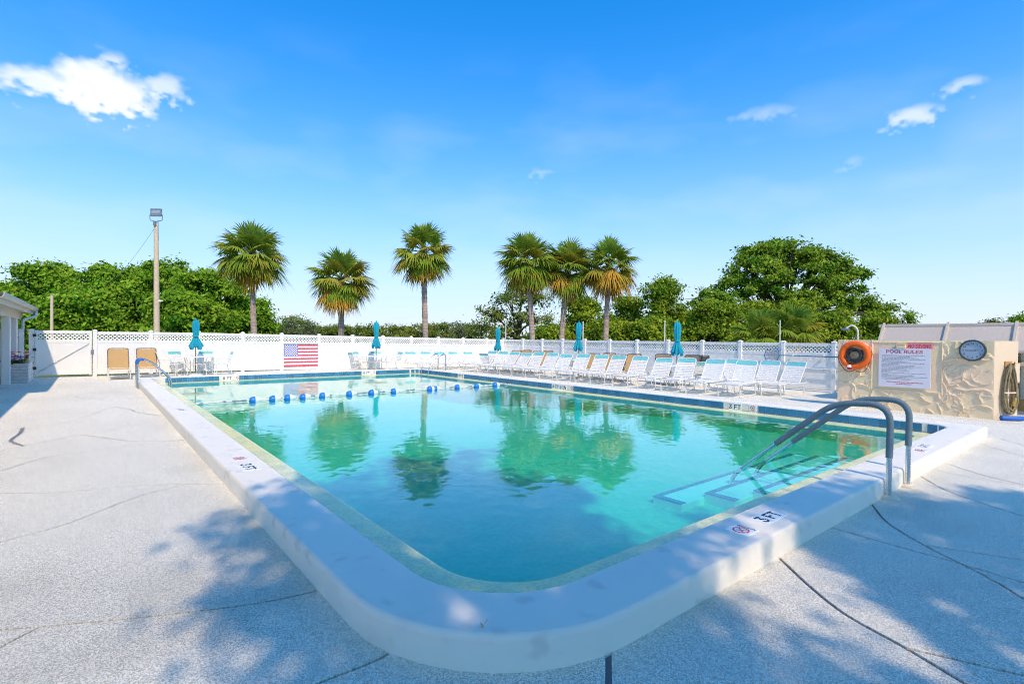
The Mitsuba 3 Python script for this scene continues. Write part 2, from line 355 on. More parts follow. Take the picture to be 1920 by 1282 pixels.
JL = [  # scored joint lines of the deck, as points on the deck in metres
]
PXL = [[(-90, 1189), (0, 1180), (75, 1174), (300, 1153), (500, 1127), (640, 1096)], [(75, 1174), (0, 1213), (-60, 1246)], [(-80, 1044), (0, 1016), (120, 983), (240, 937), (300, 919), (352, 907.5)],
       [(-120, 926), (0, 924), (100, 923), (300, 908), (440, 907)], [(-80, 906), (0, 883), (111, 853), (319, 826.6), (380, 822)], [(-60, 865), (0, 862), (100, 855)], [(-60, 860), (0, 845), (44.6, 836), (151, 814.6), (309, 786), (340, 781)],
       [(151, 814.6), (200, 821), (240, 826), (319, 826.6), (350, 824)], [(43, 801), (38, 812), (24, 822), (22, 828), (44.6, 836)], [(-60, 812), (60, 800), (150, 784), (214, 763), (290, 752), (300, 750)],
       [(214, 763), (244, 767), (257, 772.6), (307, 779.5), (330, 782)], [(60, 783), (163, 784), (257, 780), (320, 775)], [(40, 767), (89, 761), (214, 751), (290, 742)], [(137, 742), (155, 746), (206, 748), (290, 745)],
       [(1822.7, 791), (1832, 783.4), (1850, 770)], [(1822.7, 791), (1844, 801.5), (1888, 812), (1990, 835)], [(1820, 812), (1836, 805), (1865, 794), (1900, 783)], [(1830, 809), (1871.6, 821), (1920, 835), (2000, 858)],
       [(1815, 826), (1832, 830.6), (1920, 855.5), (2010, 881)], [(1745, 858), (1770, 867), (1842, 890), (1920, 908.7), (2020, 932)], [(1730, 874), (1751, 880), (1786, 888), (1871.6, 902.7), (1960, 917)],
       [(1700, 880), (1725, 892), (1774, 919), (1837, 941), (1920, 968), (2030, 1004)], [(1620, 930), (1636, 947), (1664, 979), (1732, 1021), (1847, 1079), (1920, 1122), (2010, 1175)], [(1732, 1021), (1920, 1049.5), (2040, 1067)],
       [(1530, 980), (1563, 990), (1698, 1028), (1800, 1056), (1920, 1092), (2040, 1128)], [(1440, 1027), (1463, 1047), (1518.5, 1098.6), (1587, 1152), (1698, 1214), (1809, 1280), (1930, 1352)], [(1698, 1214), (1920, 1265), (2040, 1292)],
       [(1141, 1180), (1141, 1226), (1141, 1330), (1141, 1600)], [(770, 1195), (713, 1233), (603, 1277), (480, 1330), (250, 1430)]]
RR, UU = RGT * math.cos(ROLL) + UPV * math.sin(ROLL), UP
for ln in PXL:  # measured image points, traced back onto the level deck
    q = []
    for x, y in ln:
        d = FWD * FOC + (x - 960) * RR - (y - 641) * UU; q.append((CAM - d * CAM[2] / d[2])[:2])
    JL.append(LineString(curve(np.array(q), 6)))
JW = [0.010, 0.009, 0.009, 0.008, 0.010, 0.008, 0.009, 0.014, 0.030, 0.007, 0.016, 0.007, 0.007, 0.012] + [0.014, 0.010, 0.008, 0.010, 0.008, 0.010, 0.006, 0.010, 0.013, 0.008, 0.010, 0.015, 0.012, 0.018, 0.011]
deck_poly = sbox(-8.5, -11.5, 9.9, 22.95).difference(Polygon(OUT).buffer(-0.03))
cut = unary_union([l.buffer(w * 0.85, cap_style=2) for l, w in zip(JL, JW)])
slabs = deck_poly.difference(cut)
tag('pool_deck', 'pale speckled concrete pool deck with curved scored joint lines', 'deck', kind='structure'); used['pool_deck'] = 1
for g in slabs.geoms:
    if g.area > 0.002: put('pool_deck__slab', extrude(g, 0.012, -0.012), 'mat_deck')
put('pool_deck__joint_base', extrude(deck_poly, 0.03, -0.045), 'mat_joint')
rd = sbox(9.9, -11.5, 18.9, 22.95)
m = extrude(rd, 0.05, -0.05); m.vertices[:, 2] += deckz(m.vertices[:, 0]); put('pool_deck__slab', m, 'mat_deck')

# ------------------------------------------------------------------ pool
tag('swimming_pool', 'rectangular turquoise pool with raised white coping and blue waterline tiles', 'swimming pool', kind='structure'); used['swimming_pool'] = 1
prof = [(0.0, 0.03), (0.0, HC - 0.022), (0.012, HC - 0.008), (0.04, HC), (0.5, HC + 0.002), (0.93, HC - 0.001), (0.968, HC - 0.007), (0.992, HC - 0.022), (1.0, HC - 0.045), (1.0, -0.03)]
put('swimming_pool__coping', loft([ring(IN * (1 - t) + OUT * t, z) for t, z in prof]), 'mat_coping', 40)
WALL = IN + (OUT - IN) * 0.02
put('swimming_pool__tile_bed', loft([ring(WALL, 0.166), ring(WALL, -0.05)]), 'mat_grout')
put('swimming_pool__ledge', loft([ring(WALL, 0.010), ring(LED * 0.94 + WALL * 0.06, 0.012), ring(LED, 0.006), ring(LED, -0.06)]), 'mat_ledge', 50)


def floor_z(y): return -0.30 - 0.60 * np.clip((y - 5.0) / 9.0, 0, 1) ** 1.2


put('swimming_pool__basin', cat([grid(np.linspace(0.3, W - 0.3, 12), np.linspace(0.3, L - 0.3, 60), lambda X, Y: floor_z(Y)), loft([ring(LED, -0.055), ring(LED, -1.3)])]), 'mat_plaster')
# waterline tiles
TP, TH = 0.1545, 0.1505
tile = bevbox(-0.0745, -0.004, 0.012, 0.0745, 0.012, 0.012 + 0.148, 0.004)
tiles = [mikit.ply(tile, f'mat_tile_{k}') for k in range(3)]
rng = np.random.default_rng(5)
MARK = {'R': [(14.81, 14.37), (9.50, 8.55), (3.86, 3.20)], 'F': [(2.0, 2.56), (7.0, 7.57)]}


def tile_run(p0, p1, side):
    p0, p1 = np.array(p0), np.array(p1); d = p1 - p0; n = int(round(np.linalg.norm(d) / TP)); u = d / np.linalg.norm(d); a = math.degrees(math.atan2(u[1], u[0])); out = []
    for i in range(n):
        c = p0 + d * (i + 0.5) / n; q = c[1] if side == 'R' else c[0]
        if any(min(a_) - 0.02 < q < max(a_) + 0.02 for a_ in MARK.get(side, [])): continue
        out.append(T().translate([c[0], c[1], 0]).rotate([0, 0, 1], a))
    return out


far_runs = tile_run((W, 0.38), (W, L - 0.38), 'R') + tile_run((W - 0.38, L), (0.38, L), 'F')
for i in range(1, 10):  # tiles round the two corners in view
    for k in (1, 2):
        if i % 3 == 2:
            c = IN[k * 10 + i - 1]; nx = IN[k * 10 + i] - IN[k * 10 + i - 2]
            far_runs.append(T().translate([c[0], c[1], 0]).rotate([0, 0, 1], math.degrees(math.atan2(nx[1], nx[0]))))
for t in far_runs: put('swimming_pool__tile', tiles[int(rng.integers(3))], None, to=t)
near = [moved(tile, mat=np.array(t.matrix)) for t in tile_run((0.68, 0), (W - 0.38, 0), 'x') + tile_run((0, L - 0.38), (0, 0.68), 'x')]
k = put('swimming_pool__tile_row', cat(near), 'mat_tile_1'); tag(k, kind='stuff')


def plate(name, w, h, txt, to, mat='mat_white_tile', ink='mat_black', th=0.06, bold=True):
    """A flat tile in local xy, facing +z, with raised lettering centred on it."""
    k = put(f'swimming_pool__{name}', moved(bevbox(-w / 2, -h / 2, -0.01, w / 2, h / 2, 0.002, 0.0015), mat=to), mat)
    if txt:
        t = meshkit.text_mesh(txt, th, 0.0012, bold); b = t.bounds; t.apply_translation((-(b[0][0] + b[1][0]) / 2, -(b[0][1] + b[1][1]) / 2, 0.0022))
        if b[1][0] - b[0][0] > w * 0.94: t.apply_scale([w * 0.94 / (b[1][0] - b[0][0]), 1, 1])
        put(k + '__lettering', moved(t, mat=to), ink)
    return k


def no_dive(to, s=0.15):
    k = put('swimming_pool__warning_tile', moved(bevbox(-s / 2, -s / 2, -0.01, s / 2, s / 2, 0.002, 0.0015), mat=to), 'mat_white_tile')
    c = Point(0, s * 0.1).buffer(s * 0.34).difference(Point(0, s * 0.1).buffer(s * 0.27)).union(LineString([(-s * 0.2, s * 0.3), (s * 0.2, -s * 0.1)]).buffer(s * 0.032))
    put(k + '__symbol', moved(extrude(c, 0.0012, 0.0022), mat=to), 'mat_red_ink')
    dv = LineString([(-s * 0.12, s * 0.02), (0.0, s * 0.14), (s * 0.14, s * 0.2)]).buffer(s * 0.03).union(Point(-s * 0.16, -s * 0.02).buffer(s * 0.035))
    put(k + '__pictogram', moved(extrude(dv, 0.0008, 0.0022), mat=to), 'mat_black')
    t = meshkit.text_mesh('NO DIVING', s * 0.13, 0.001, True); t.apply_translation((-t.bounds.mean(0)[0], -s * 0.43, 0.0022)); t.apply_scale([0.8, 1, 1])
    put(k + '__lettering', moved(t, mat=to), 'mat_black')
    return k


def on_right(y): return frame((W - 0.006, y, 0.086), (0, -1, 0), (0, 0, 1))
def on_far(x): return frame((x, L - 0.006, 0.086), (1, 0, 0), (0, 0, 1))


plate('depth_marker', 0.30, 0.15, '3 FT', on_right(3.68), th=0.095); no_dive(on_right(3.285))
plate('depth_marker', 0.62, 0.15, '4 FT 6 IN', on_right(9.18), th=0.095); no_dive(on_right(8.62))
plate('depth_marker', 0.30, 0.15, '5 FT', on_right(14.65), th=0.095); no_dive(on_right(14.42))
plate('depth_marker', 0.32, 0.15, '8 FT', on_far(2.16), th=0.095); no_dive(on_far(2.48))
plate('depth_marker', 0.32, 0.15, '8 FT', on_far(7.18), th=0.095); no_dive(on_far(7.49))
zc = HC + 0.0022
plate('depth_marker', 0.30, 0.15, '3 FT', frame((2.60, -0.2, zc), (1, 0, 0), (0, 1, 0)), th=0.10); no_dive(frame((2.17, -0.21, zc), (0, 1, 0), (-1, 0, 0)), 0.17)
plate('depth_marker', 0.26, 0.15, '3 FT', frame((7.0, -0.2, zc), (1, 0, 0), (0, 1, 0)), ink='mat_bronze', th=0.09); no_dive(frame((6.6, -0.24, zc), (0, 1, 0), (-1, 0, 0)))
plate('depth_marker', 0.32, 0.17, '3 FT', frame((-0.2, 3.86, zc), (0, -1, 0), (1, 0, 0)), th=0.10); no_dive(frame((-0.19, 4.33, zc), (1, 0, 0), (0, 1, 0)), 0.17)
plate('depth_marker', 0.30, 0.15, '8 FT', frame((-0.2, 9.1, zc), (0, -1, 0), (1, 0, 0)), ink='mat_bronze', th=0.09)
# steps under water by the near-right edge
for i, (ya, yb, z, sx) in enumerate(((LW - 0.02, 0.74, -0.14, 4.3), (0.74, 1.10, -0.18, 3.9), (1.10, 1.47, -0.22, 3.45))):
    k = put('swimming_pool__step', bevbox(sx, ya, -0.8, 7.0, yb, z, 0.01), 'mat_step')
    put(k + '__nosing_and_shade', cat([bx(sx - 0.004, yb - 0.06, z + 0.002, 7.0, yb + 0.004, z + 0.006), bx(sx - 0.004, ya, z + 0.002, sx + 0.09, yb - 0.06, z + 0.006)]), 'mat_nosing_shade')  # nosing along each tread; left-end strip is painted shadow of the step side
# water
xs, ys = np.arange(0.12, W - 0.1, 0.03), np.arange(0.12, L - 0.1, 0.03)


def waves(X, Y):
    P = np.stack([X, Y, X * 0], -1)
    h = 0.0011 * (meshkit.fbm(P * 1.5, 2, 1) - 0.5) + 0.00085 * (meshkit.noise(P * np.array([4.2, 5.2, 1]) + 7, 2) - 0.5) + 0.0011 * (meshkit.noise(P * np.array([9, 10.5, 1]), 4) - 0.5) + 0.0008 * (meshkit.noise(P * np.array([15, 16.0, 1]), 6) - 0.5)
    calm = 0.35 + 0.65 * np.clip((14.0 - Y) / 3.0, 0, 1)
    return h * calm


put('water', grid(xs, ys, waves), 'mat_water', True); tag('water', 'clear turquoise pool water with fine ripples reflecting palms', 'water', kind='structure')


# ------------------------------------------------------------------ rails, rope
def rib_sleeve(pts, r, pitch=0.012):
    p = np.asarray(pts); seg = np.r_[0, np.cumsum(np.linalg.norm(np.diff(p, axis=0), axis=1))]; n = int(seg[-1] / pitch * 4)
    s = np.linspace(0, seg[-1], n); q = np.stack([np.interp(s, seg, p[:, k]) for k in range(3)], 1)
    return tube(q, r + 0.0016 * np.sin(np.arange(n) * PI / 2), 14)


def stair_rail(x, label):
    pts = bend([(x, -0.43, -0.05), (x, -0.44, 0.925), (x, 0.06, 0.895), (x, 1.16, -0.10), (x, 1.22, -0.3)], 0.2, 10)
    k = thing('handrail', label, 'handrail', 'padded pool handrails')
    put(k + '__tube', tube(pts, 0.024, 14), 'mat_steel', True)
    seg = [p for p in pts if not (p[2] < 0.47 and p[1] < 0) and not (p[2] < 0.30 and p[1] > 0)]
    seg = [(x, -0.433, 0.44)] + seg + [(x, 0.74, 0.29)] if x > 5 else [(x, -0.433, 0.40)] + seg + [(x, 0.66, 0.36)]
    put(k + '__sleeve', rib_sleeve(seg, 0.031), 'mat_sleeve', True)
    put(k + '__flange', moved(lathe([(0.0, 0.03), (0.03, 0.03), (0.085, 0.02), (0.092, 0.008), (0.092, 0.0)]), (x, -0.43, 0)), 'mat_flange', 35)


stair_rail(4.66, 'blue padded steel handrail over the near coping, closer to the camera')
stair_rail(5.30, 'blue padded steel handrail over the near coping, closer to the stucco wall')


def grab_rail(org, dx, dy, label, sleeve=False):
    """A ladder rail that starts at org on the deck and runs along (dx, dy) over the water."""
    def P(s, z): return (org[0] + dx * s, org[1] + dy * s, z)
    pts = bend([P(0, -0.03 + org[2]), P(-0.01, 0.86), P(0.28, 0.80), P(0.74, 0.34), P(0.80, 0.2), P(0.80, -0.35)], 0.16, 8)
    k = thing('ladder_rail', label, 'handrail', 'bare steel ladder rails at the deep end')
    put(k + '__tube', tube(pts, 0.024, 12), 'mat_steel', True)
    if sleeve:
        seg = [p for p in pts if p[2] > 0.28 and (p[0] - org[0]) * dx + (p[1] - org[1]) * dy < 0.16]
        put(k + '__sleeve', tube(seg, 0.031, 12), 'mat_noodle', True)


grab_rail((-0.44, 16.15, 0), 1, 0, 'steel ladder rail with blue sleeve at the left pool edge, in front of its twin', True)
grab_rail((-0.44, 16.72, 0), 1, 0, 'steel ladder rail with blue sleeve at the left pool edge, behind its twin', True)
grab_rail((10.05, 16.55, 0), -1, 0, 'bare steel ladder rail at the far right pool edge, nearer the lounger row')
grab_rail((10.05, 17.15, 0), -1, 0, 'bare steel ladder rail at the far right pool edge, nearer the pool corner')

k = thing('float_rope', 'white safety rope with blue and white floats across the pool', 'pool rope')
fx = [1.53, 1.96, 2.30, 2.67, 3.16, 3.87, 4.48, 5.12, 6.29, 6.47, 7.25, 7.95, 8.68]
rp = [(x, 11.28 + 0.02 * math.sin(x * 2.1), 0.035 + 0.004 * math.sin(x * 9)) for x in np.linspace(LW - 0.03, W - LW + 0.03, 160)]
put(k + '__rope', tube(rp, 0.017 + 0.008 * np.sin(np.arange(160) * 1.9), 8), 'mat_rope', True)
half = lathe([(0.012, -0.12), (0.05, -0.112), (0.078, -0.08), (0.088, -0.04), (0.088, 0.0), (0.012, 0.0)], 18)
half2 = lathe([(0.012, 0.15), (0.045, 0.14), (0.07, 0.09), (0.088, 0.03), (0.088, 0.002), (0.012, 0.002)], 18)
rx = trimesh.transformations.rotation_matrix(PI / 2, [0, 1, 0])
for i, x in enumerate(fx):
    fk = f'{k}__float' + (f'_{i:03d}' if i else '')
    o = (x, 11.28 + 0.02 * math.sin(x * 2.1), 0.028)
    put(fk + '__blue_half', moved(half, o, mat=rx), 'mat_float_blue', 40); put(fk + '__white_half', moved(half2, o, mat=rx), 'mat_white_paint', 40)

# ------------------------------------------------------------------ fence
FH = 1.66
lat = []
for s in (1, -1):
    for x in np.arange(-0.5, 2.2, 0.118): lat.append(LineString([(x, 1.30), (x + s * 0.30, 1.60)]).buffer(0.0165, cap_style=2))
lattice = moved(extrude(unary_union(lat).intersection(sbox(0.0, 1.325, 1.5, 1.555)), 0.016, -0.008), mat=frame((0, 0, 0), (1, 0, 0), (0, 0, 1)))
panel_parts = [('panel', cat([bx(0, -0.014, 0.08, 1.5, 0.014, 1.225)]), 'mat_vinyl'), ('mid_rail', bevbox(0, -0.026, 1.222, 1.5, 0.026, 1.335, 0.005), 'mat_vinyl'),
               ('top_rail', bevbox(0, -0.026, 1.545, 1.5, 0.026, 1.655, 0.005), 'mat_vinyl'), ('bottom_rail', bevbox(0, -0.026, 0.07, 1.5, 0.026, 0.2, 0.005), 'mat_vinyl'), ('lattice', lattice, 'mat_vinyl')]
panel_ply = [(n, mikit.ply(m, mt)) for n, m, mt in panel_parts]
pw = 0.064
post_ply = mikit.ply(bevbox(-pw, -pw, -0.12, pw, pw, 1.675, 0.006), 'mat_vinyl')
cap_ply = mikit.ply(trimesh.convex.convex_hull(np.array([(sx * a, sy * a, z) for a, z in ((pw + 0.012, 1.676), (pw + 0.012, 1.70), (0.02, 1.735)) for sx in (-1, 1) for sy in (-1, 1)])), 'mat_vinyl')


def fence(posts, label, skip=()):
    """posts: [(x, y, z)] along the run; panels between them except those in skip."""
    k = thing('vinyl_fence', label, 'fence')
    for i, (x, y, z) in enumerate(posts):
        a = posts[min(i + 1, len(posts) - 1)]; b = posts[max(i - 1, 0)]; rot = math.degrees(math.atan2(a[1] - b[1], a[0] - b[0]))
        to = T().translate([x, y, z]).rotate([0, 0, 1], rot); pk = put(k + '__post', post_ply, None, to=to); put(pk + '__cap', cap_ply, None, to=to)
    for i, (p, q) in enumerate(zip(posts, posts[1:])):
        if i in skip: continue
        p, q = np.array(p), np.array(q); d = q - p; ln = np.hypot(d[0], d[1]); rot = math.degrees(math.atan2(d[1], d[0])); c = p + d * (pw * 0.7 / ln)
        sh = np.eye(4); sh[2, 0] = d[2] / ln * 1.0
        to = T().translate(c.tolist()).rotate([0, 0, 1], rot) @ T(sh) @ T().scale([(ln - pw * 1.4) / 1.5, 1, 1])
        for n, d_ in panel_ply:
            kk = put(f'{k}__{n}', d_, None, to=to)
            if n == 'lattice': tag(kk, kind='stuff')


def fz(x): return -0.0125 * max(0.0, x - 2)


YF, XF = 22.6, 17.85
fx_ = [-4.6, -3.36, -3.10, -1.37, 0.34, 1.95, 3.59, 5.18, 6.84, 8.47, 10.06, 11.67, 13.32, 14.95, 16.62, XF]
fence([(x, YF, fz(x)) for x in fx_], 'long white vinyl fence with lattice top behind the deep end of the pool', skip=(1, 2))
fy_ = [YF, 20.73, 19.08, 17.5, 15.9, 14.29, 12.69, 11.05, 9.44, 7.85, 6.26, 4.62, 3.0, 1.4, -0.2]
fence([(XF, y, -0.19) for y in fy_[1:]] + [], 'white vinyl fence with lattice top behind the lounger rows')
k0 = 'vinyl_fence_001'
p, q = np.array((XF, YF - 0.05, -0.2)), np.array((XF, fy_[1], -0.19)); ln = abs(q[1] - p[1])
for n, d_ in panel_ply: put(f'{k0}__{n}', d_, None, to=T().translate([XF, YF - 0.05, -0.19]).rotate([0, 0, 1], -90).scale([(ln - 0.04) / 1.5, 1, 1]))
g = thing('fence_gate', 'white lattice-topped gate with diagonal brace beside the porch building', 'gate')
to = T().translate([-3.015, YF - 0.02, 0.02]).scale([1.56 / 1.5, 1, 1])
for n, d_ in panel_ply: put(f'{g}__{n}', d_, None, to=to)
put(g + '__stile', bevbox(-3.02, YF - 0.06, 0.06, -2.93, YF + 0.02, 1.68, 0.005), 'mat_vinyl'); put(g + '__stile', bevbox(-1.53, YF - 0.06, 0.06, -1.455, YF + 0.02, 1.68, 0.005), 'mat_vinyl')
put(g + '__brace', tube([(-2.92, YF - 0.06, 0.2), (-1.52, YF - 0.06, 1.22)], 0.009, 6), 'mat_grey_metal')
for z in (0.3, 0.95, 1.45): put(g + '__hinge', bevbox(-3.06, YF - 0.085, z, -2.97, YF - 0.06, z + 0.1, 0.003), 'mat_black')
put(g + '__latch', bevbox(-1.49, YF - 0.09, 0.82, -1.40, YF - 0.06, 0.98, 0.003), 'mat_grey_metal')
put(g + '__drop_rod', tube([(-1.447, YF - 0.075, 0.05), (-1.447, YF - 0.075, 1.35)], 0.008, 6), 'mat_black')

# flag banner on the fence
u = np.linspace(0, 1, 40); v = np.linspace(0, 1, 26); fm = grid(u * 1.50, v * 1.0, lambda X, Y: 0.010 + 0.007 * np.sin(X * 9 + Y * 2) * (1 - Y) + 0.004 * np.sin(Y * 14 + X * 3))
to = frame((5.27, YF - 0.05, 0.22 + fz(6)), (1, 0, 0), (0, 0, 1))
fk = thing('flag', 'stars and stripes banner hung flat on the white fence', 'flag')
put(fk + '__cloth', moved(fm, mat=to), 'mat_flag', True, uv=np.column_stack([fm.vertices[:, 0] / 1.5, fm.vertices[:, 1]]))
put(fk + '__hem', moved(bx(-0.01, 0.995, 0.004, 1.51, 1.02, 0.016), mat=to), 'mat_black')
# leaf skimmer net and poles on the right fence
k = thing('skimmer_net', 'blue leaf net on a long pole hung on the white fence', 'pool net')
xn, zn = XF - 0.13, 1.02
put(k + '__pole', tube([(xn, 6.35, zn), (xn, 4.9, zn - 0.005)], 0.016, 8), 'mat_blue_plastic', True); put(k + '__grip', tube([(xn, 4.95, zn - 0.005), (xn, 2.9, zn - 0.01)], 0.024, 8), 'mat_blue_plastic', True)
fr = np.array([(xn, 6.36, zn - 0.03), (xn, 6.42, zn + 0.14), (xn, 6.80, zn + 0.18), (xn, 6.88, zn + 0.0), (xn, 6.80, zn - 0.26), (xn, 6.44, zn - 0.22), (xn, 6.36, zn - 0.03)])
put(k + '__frame', tube(bend(fr, 0.06), 0.016, 8), 'mat_blue_plastic', True)
ms = [tube([(xn, y, zn + 0.13), (xn + 0.05, y, zn - 0.04), (xn, y, zn - 0.22)], 0.004, 4) for y in np.linspace(6.44, 6.8, 9)] + [tube([(xn, 6.42, z), (xn + 0.05, 6.6, z), (xn, 6.82, z)], 0.004, 4) for z in np.linspace(zn - 0.2, zn + 0.12, 8)]
put(k + '__mesh', cat(ms), 'mat_blue_plastic')
for y in (5.9, 4.9): put(k + '__hook', bevbox(xn - 0.02, y - 0.02, zn - 0.05, xn + 0.08, y + 0.02, zn + 0.04, 0.004), 'mat_white_paint')
k = thing('telescopic_pole', 'white pool pole resting level on the fence beneath the leaf net', 'pole')
put(k + '__shaft', tube([(XF - 0.12, 6.1, 0.60), (XF - 0.12, 2.9, 0.55)], 0.02, 8), 'mat_white_paint', True); put(k + '__end_cap', tube([(XF - 0.12, 6.1, 0.60), (XF - 0.12, 6.16, 0.601)], 0.024, 8), 'mat_white_paint')

# ------------------------------------------------------------------ loungers, chairs, umbrellas
def straps(p, q, w, n, sw, sag=0.006):
    """Straps across y between the points p and q of the xz profile."""
    out = []
    p, q = np.array(p), np.array(q); d = q - p; ln = np.linalg.norm(d); u_ = d / ln; nn = np.array([-u_[1], u_[0]])
    for i in range(n):
        c = p + d * (i + 0.5) / n; ys_ = np.linspace(-w / 2, w / 2, 5); rows = []
        for y in ys_:
            s = -sag * (1 - (2 * y / w) ** 2)
            a, b = c - u_ * sw / 2 + nn * s, c + u_ * sw / 2 + nn * s
            rows.append(((a[0], y, a[1]), (b[0], y, b[1])))
        v_ = np.array(rows).reshape(-1, 3); v2 = v_ - np.array([nn[0], 0, nn[1]]) * 0.004
        f_ = []
        for j in range(4): f_ += [[2 * j, 2 * j + 1, 2 * j + 3], [2 * j, 2 * j + 3, 2 * j + 2], [10 + 2 * j, 10 + 2 * j + 3, 10 + 2 * j + 1], [10 + 2 * j, 10 + 2 * j + 2, 10 + 2 * j + 3]]
        out.append(M(np.vstack([v_, v2]), f_))
    return cat(out)


def lounger(back_deg, white=True, sling='mat_tan_sling'):
    """Foot at x = 0, head towards +x, on z = 0."""
    w, sh, hx = 0.60, 0.36, 1.18; bl = 0.78; a = math.radians(back_deg); tip = (hx + bl * math.cos(a), sh + bl * math.sin(a)); fm_ = 'mat_white_paint'; P = []
    for s in (1, -1):
        y = s * w / 2
        P.append(('side_rail', tube(bend([(0.0, y, sh - 0.03), (0.06, y, sh), (hx + 0.55, y, sh)], 0.04), 0.015, 6), fm_, True))
        P.append(('leg', tube([(0.10, y, 0.0), (0.07, y, sh)], 0.015, 6), fm_, True)); P.append(('leg', tube([(hx + 0.28, y, 0.0), (hx + 0.18, y, sh)], 0.015, 6), fm_, True))
        P.append(('runner', tube([(0.10, y, 0.014), (hx + 0.28, y, 0.014)], 0.012, 6), fm_, True))
        P.append(('back_prop', tube([(hx + 0.42 * math.cos(a), y * 0.9, sh + 0.42 * math.sin(a)), (hx + 0.52, y * 0.9, sh)], 0.011, 6), fm_, True))
    P.append(('foot_bar', tube([(0.02, -w / 2, sh - 0.012), (0.02, w / 2, sh - 0.012)], 0.015, 6), fm_, True))
    P.append(('back_frame', tube(bend([(hx, -w / 2, sh), (tip[0], -w / 2, tip[1]), (tip[0], w / 2, tip[1]), (hx, w / 2, sh)], 0.09), 0.016, 6), fm_ if white else 'mat_bronze', True))
    u_ = np.array([math.cos(a), math.sin(a)]); h0 = np.array([hx, sh])
    if white:
        P.append(('seat', straps((0.04, sh + 0.016), (hx - 0.02, sh + 0.016), w, 17, 0.052), 'mat_strap')); P.append(('backrest', straps(h0 + u_ * 0.02 + (0, 0.014), h0 + u_ * 0.60 + (0, 0.014), w, 9, 0.052), 'mat_strap'))
        P.append(('head_band', straps(h0 + u_ * 0.605 + (0, 0.014), h0 + u_ * 0.745 + (0, 0.014), w, 1, 0.135), 'mat_turquoise'))
    else:
        P.append(('seat', straps((0.04, sh + 0.012), (hx - 0.02, sh + 0.012), w - 0.02, 1, hx - 0.08, 0.03), sling)); P.append(('backrest', straps(h0 + u_ * 0.02, h0 + u_ * 0.76, w - 0.02, 1, 0.74, 0.03), sling))
    return proto(P)


WL = [lounger(d) for d in (50, 54, 46)]
BL = [lounger(d, False) for d in (56, 62)]
TL = lounger(70, False, 'mat_taupe_sling')


def pose(x, y, deg, z=None): return T().translate([x, y, float(deckz(x)) + 0.002 if z is None else z]).rotate([0, 0, 1], deg)


ORD = 'first second third fourth fifth sixth seventh eighth ninth tenth eleventh twelfth thirteenth fourteenth fifteenth sixteenth seventeenth'.split()
rng = np.random.default_rng(11)
heads = [(5.64, 0), (6.63, 0), (7.65, 0), (8.58, 0), (9.55, 0), (10.5, 0), (11.39, 0), (12.34, 0), (13.31, 0), (14.11, 0), (15.0, 0), (15.87, 0), (16.71, 0), (17.6, 0), (18.5, 0)]
for i, (hy, _) in enumerate(heads):
    a = 11 + rng.uniform(-3, 3); r_ = math.radians(a); hx_ = 14.0 + rng.uniform(-0.05, 0.05); ln = 1.68
    place(WL[int(rng.integers(3))], 'sun_lounger', pose(hx_ - ln * math.cos(r_), hy - ln * math.sin(r_), a), f'white strap lounger with turquoise headband, {ORD[i]} from the stucco wall in the front row', 'sun lounger', 'white loungers in the front row')
for hy, hx_, a, lb in ((5.66, 15.6, 4, 'white strap lounger set back by the fence, left of the pair under the leaf net'), (4.90, 15.7, -4, 'white strap lounger set back by the fence, closest to the stucco wall'), (6.9, 15.7, 8, 'white strap lounger half hidden in the second row, beside the pair under the leaf net')):
    r_ = math.radians(a); place(WL[1], 'sun_lounger', pose(hx_ - 1.68 * math.cos(r_), hy - 1.68 * math.sin(r_), a), lb, 'sun lounger', 'white loungers set back by the fence')
br = [18.61, 17.76, 17.0, 16.19, 13.3, 12.39, 11.71, 11.09]
for i, hy in enumerate(br):
    a = 14 + rng.uniform(-5, 5); r_ = math.radians(a); place(BL[i % 2], 'sling_lounger', pose(15.6 - 1.55 * math.cos(r_), hy - 1.55 * math.sin(r_), a), f'tan sling lounger in the second row, {ORD[7 - i]} of the row from the near end', 'sun lounger', 'tan loungers in the second row')
for i, (hy, a, lb) in enumerate(((9.95, 30, 'taupe sling lounger tilted up left of the near umbrella table'), (8.68, 5, 'taupe sling lounger behind the near umbrella table'), (8.2, -28, 'taupe sling lounger tilted up right of the near umbrella table'))):
    r_ = math.radians(a); place(TL, 'sling_lounger', pose(15.9 - 1.42 * math.cos(r_), hy - 1.42 * math.sin(r_), a), lb, 'sun lounger')
for i, x in enumerate((11.08, 11.88, 12.74, 13.77, 14.64)):
    place(WL[2], 'sun_lounger', pose(x, 20.0, 90 + rng.uniform(-4, 4), fz(x)), f'white strap lounger facing the deep end along the fence, {ORD[i]} from the flag side', 'sun lounger', 'white loungers along the far fence')
for x, lb in ((-0.72, 'tan sling lounger by the gate in the far left corner'), (0.12, 'tan sling lounger behind the left ladder rails')):
    place(BL[1], 'sling_lounger', pose(x, 20.0, 90, 0.002), lb, 'sun lounger', 'tan loungers by the gate')


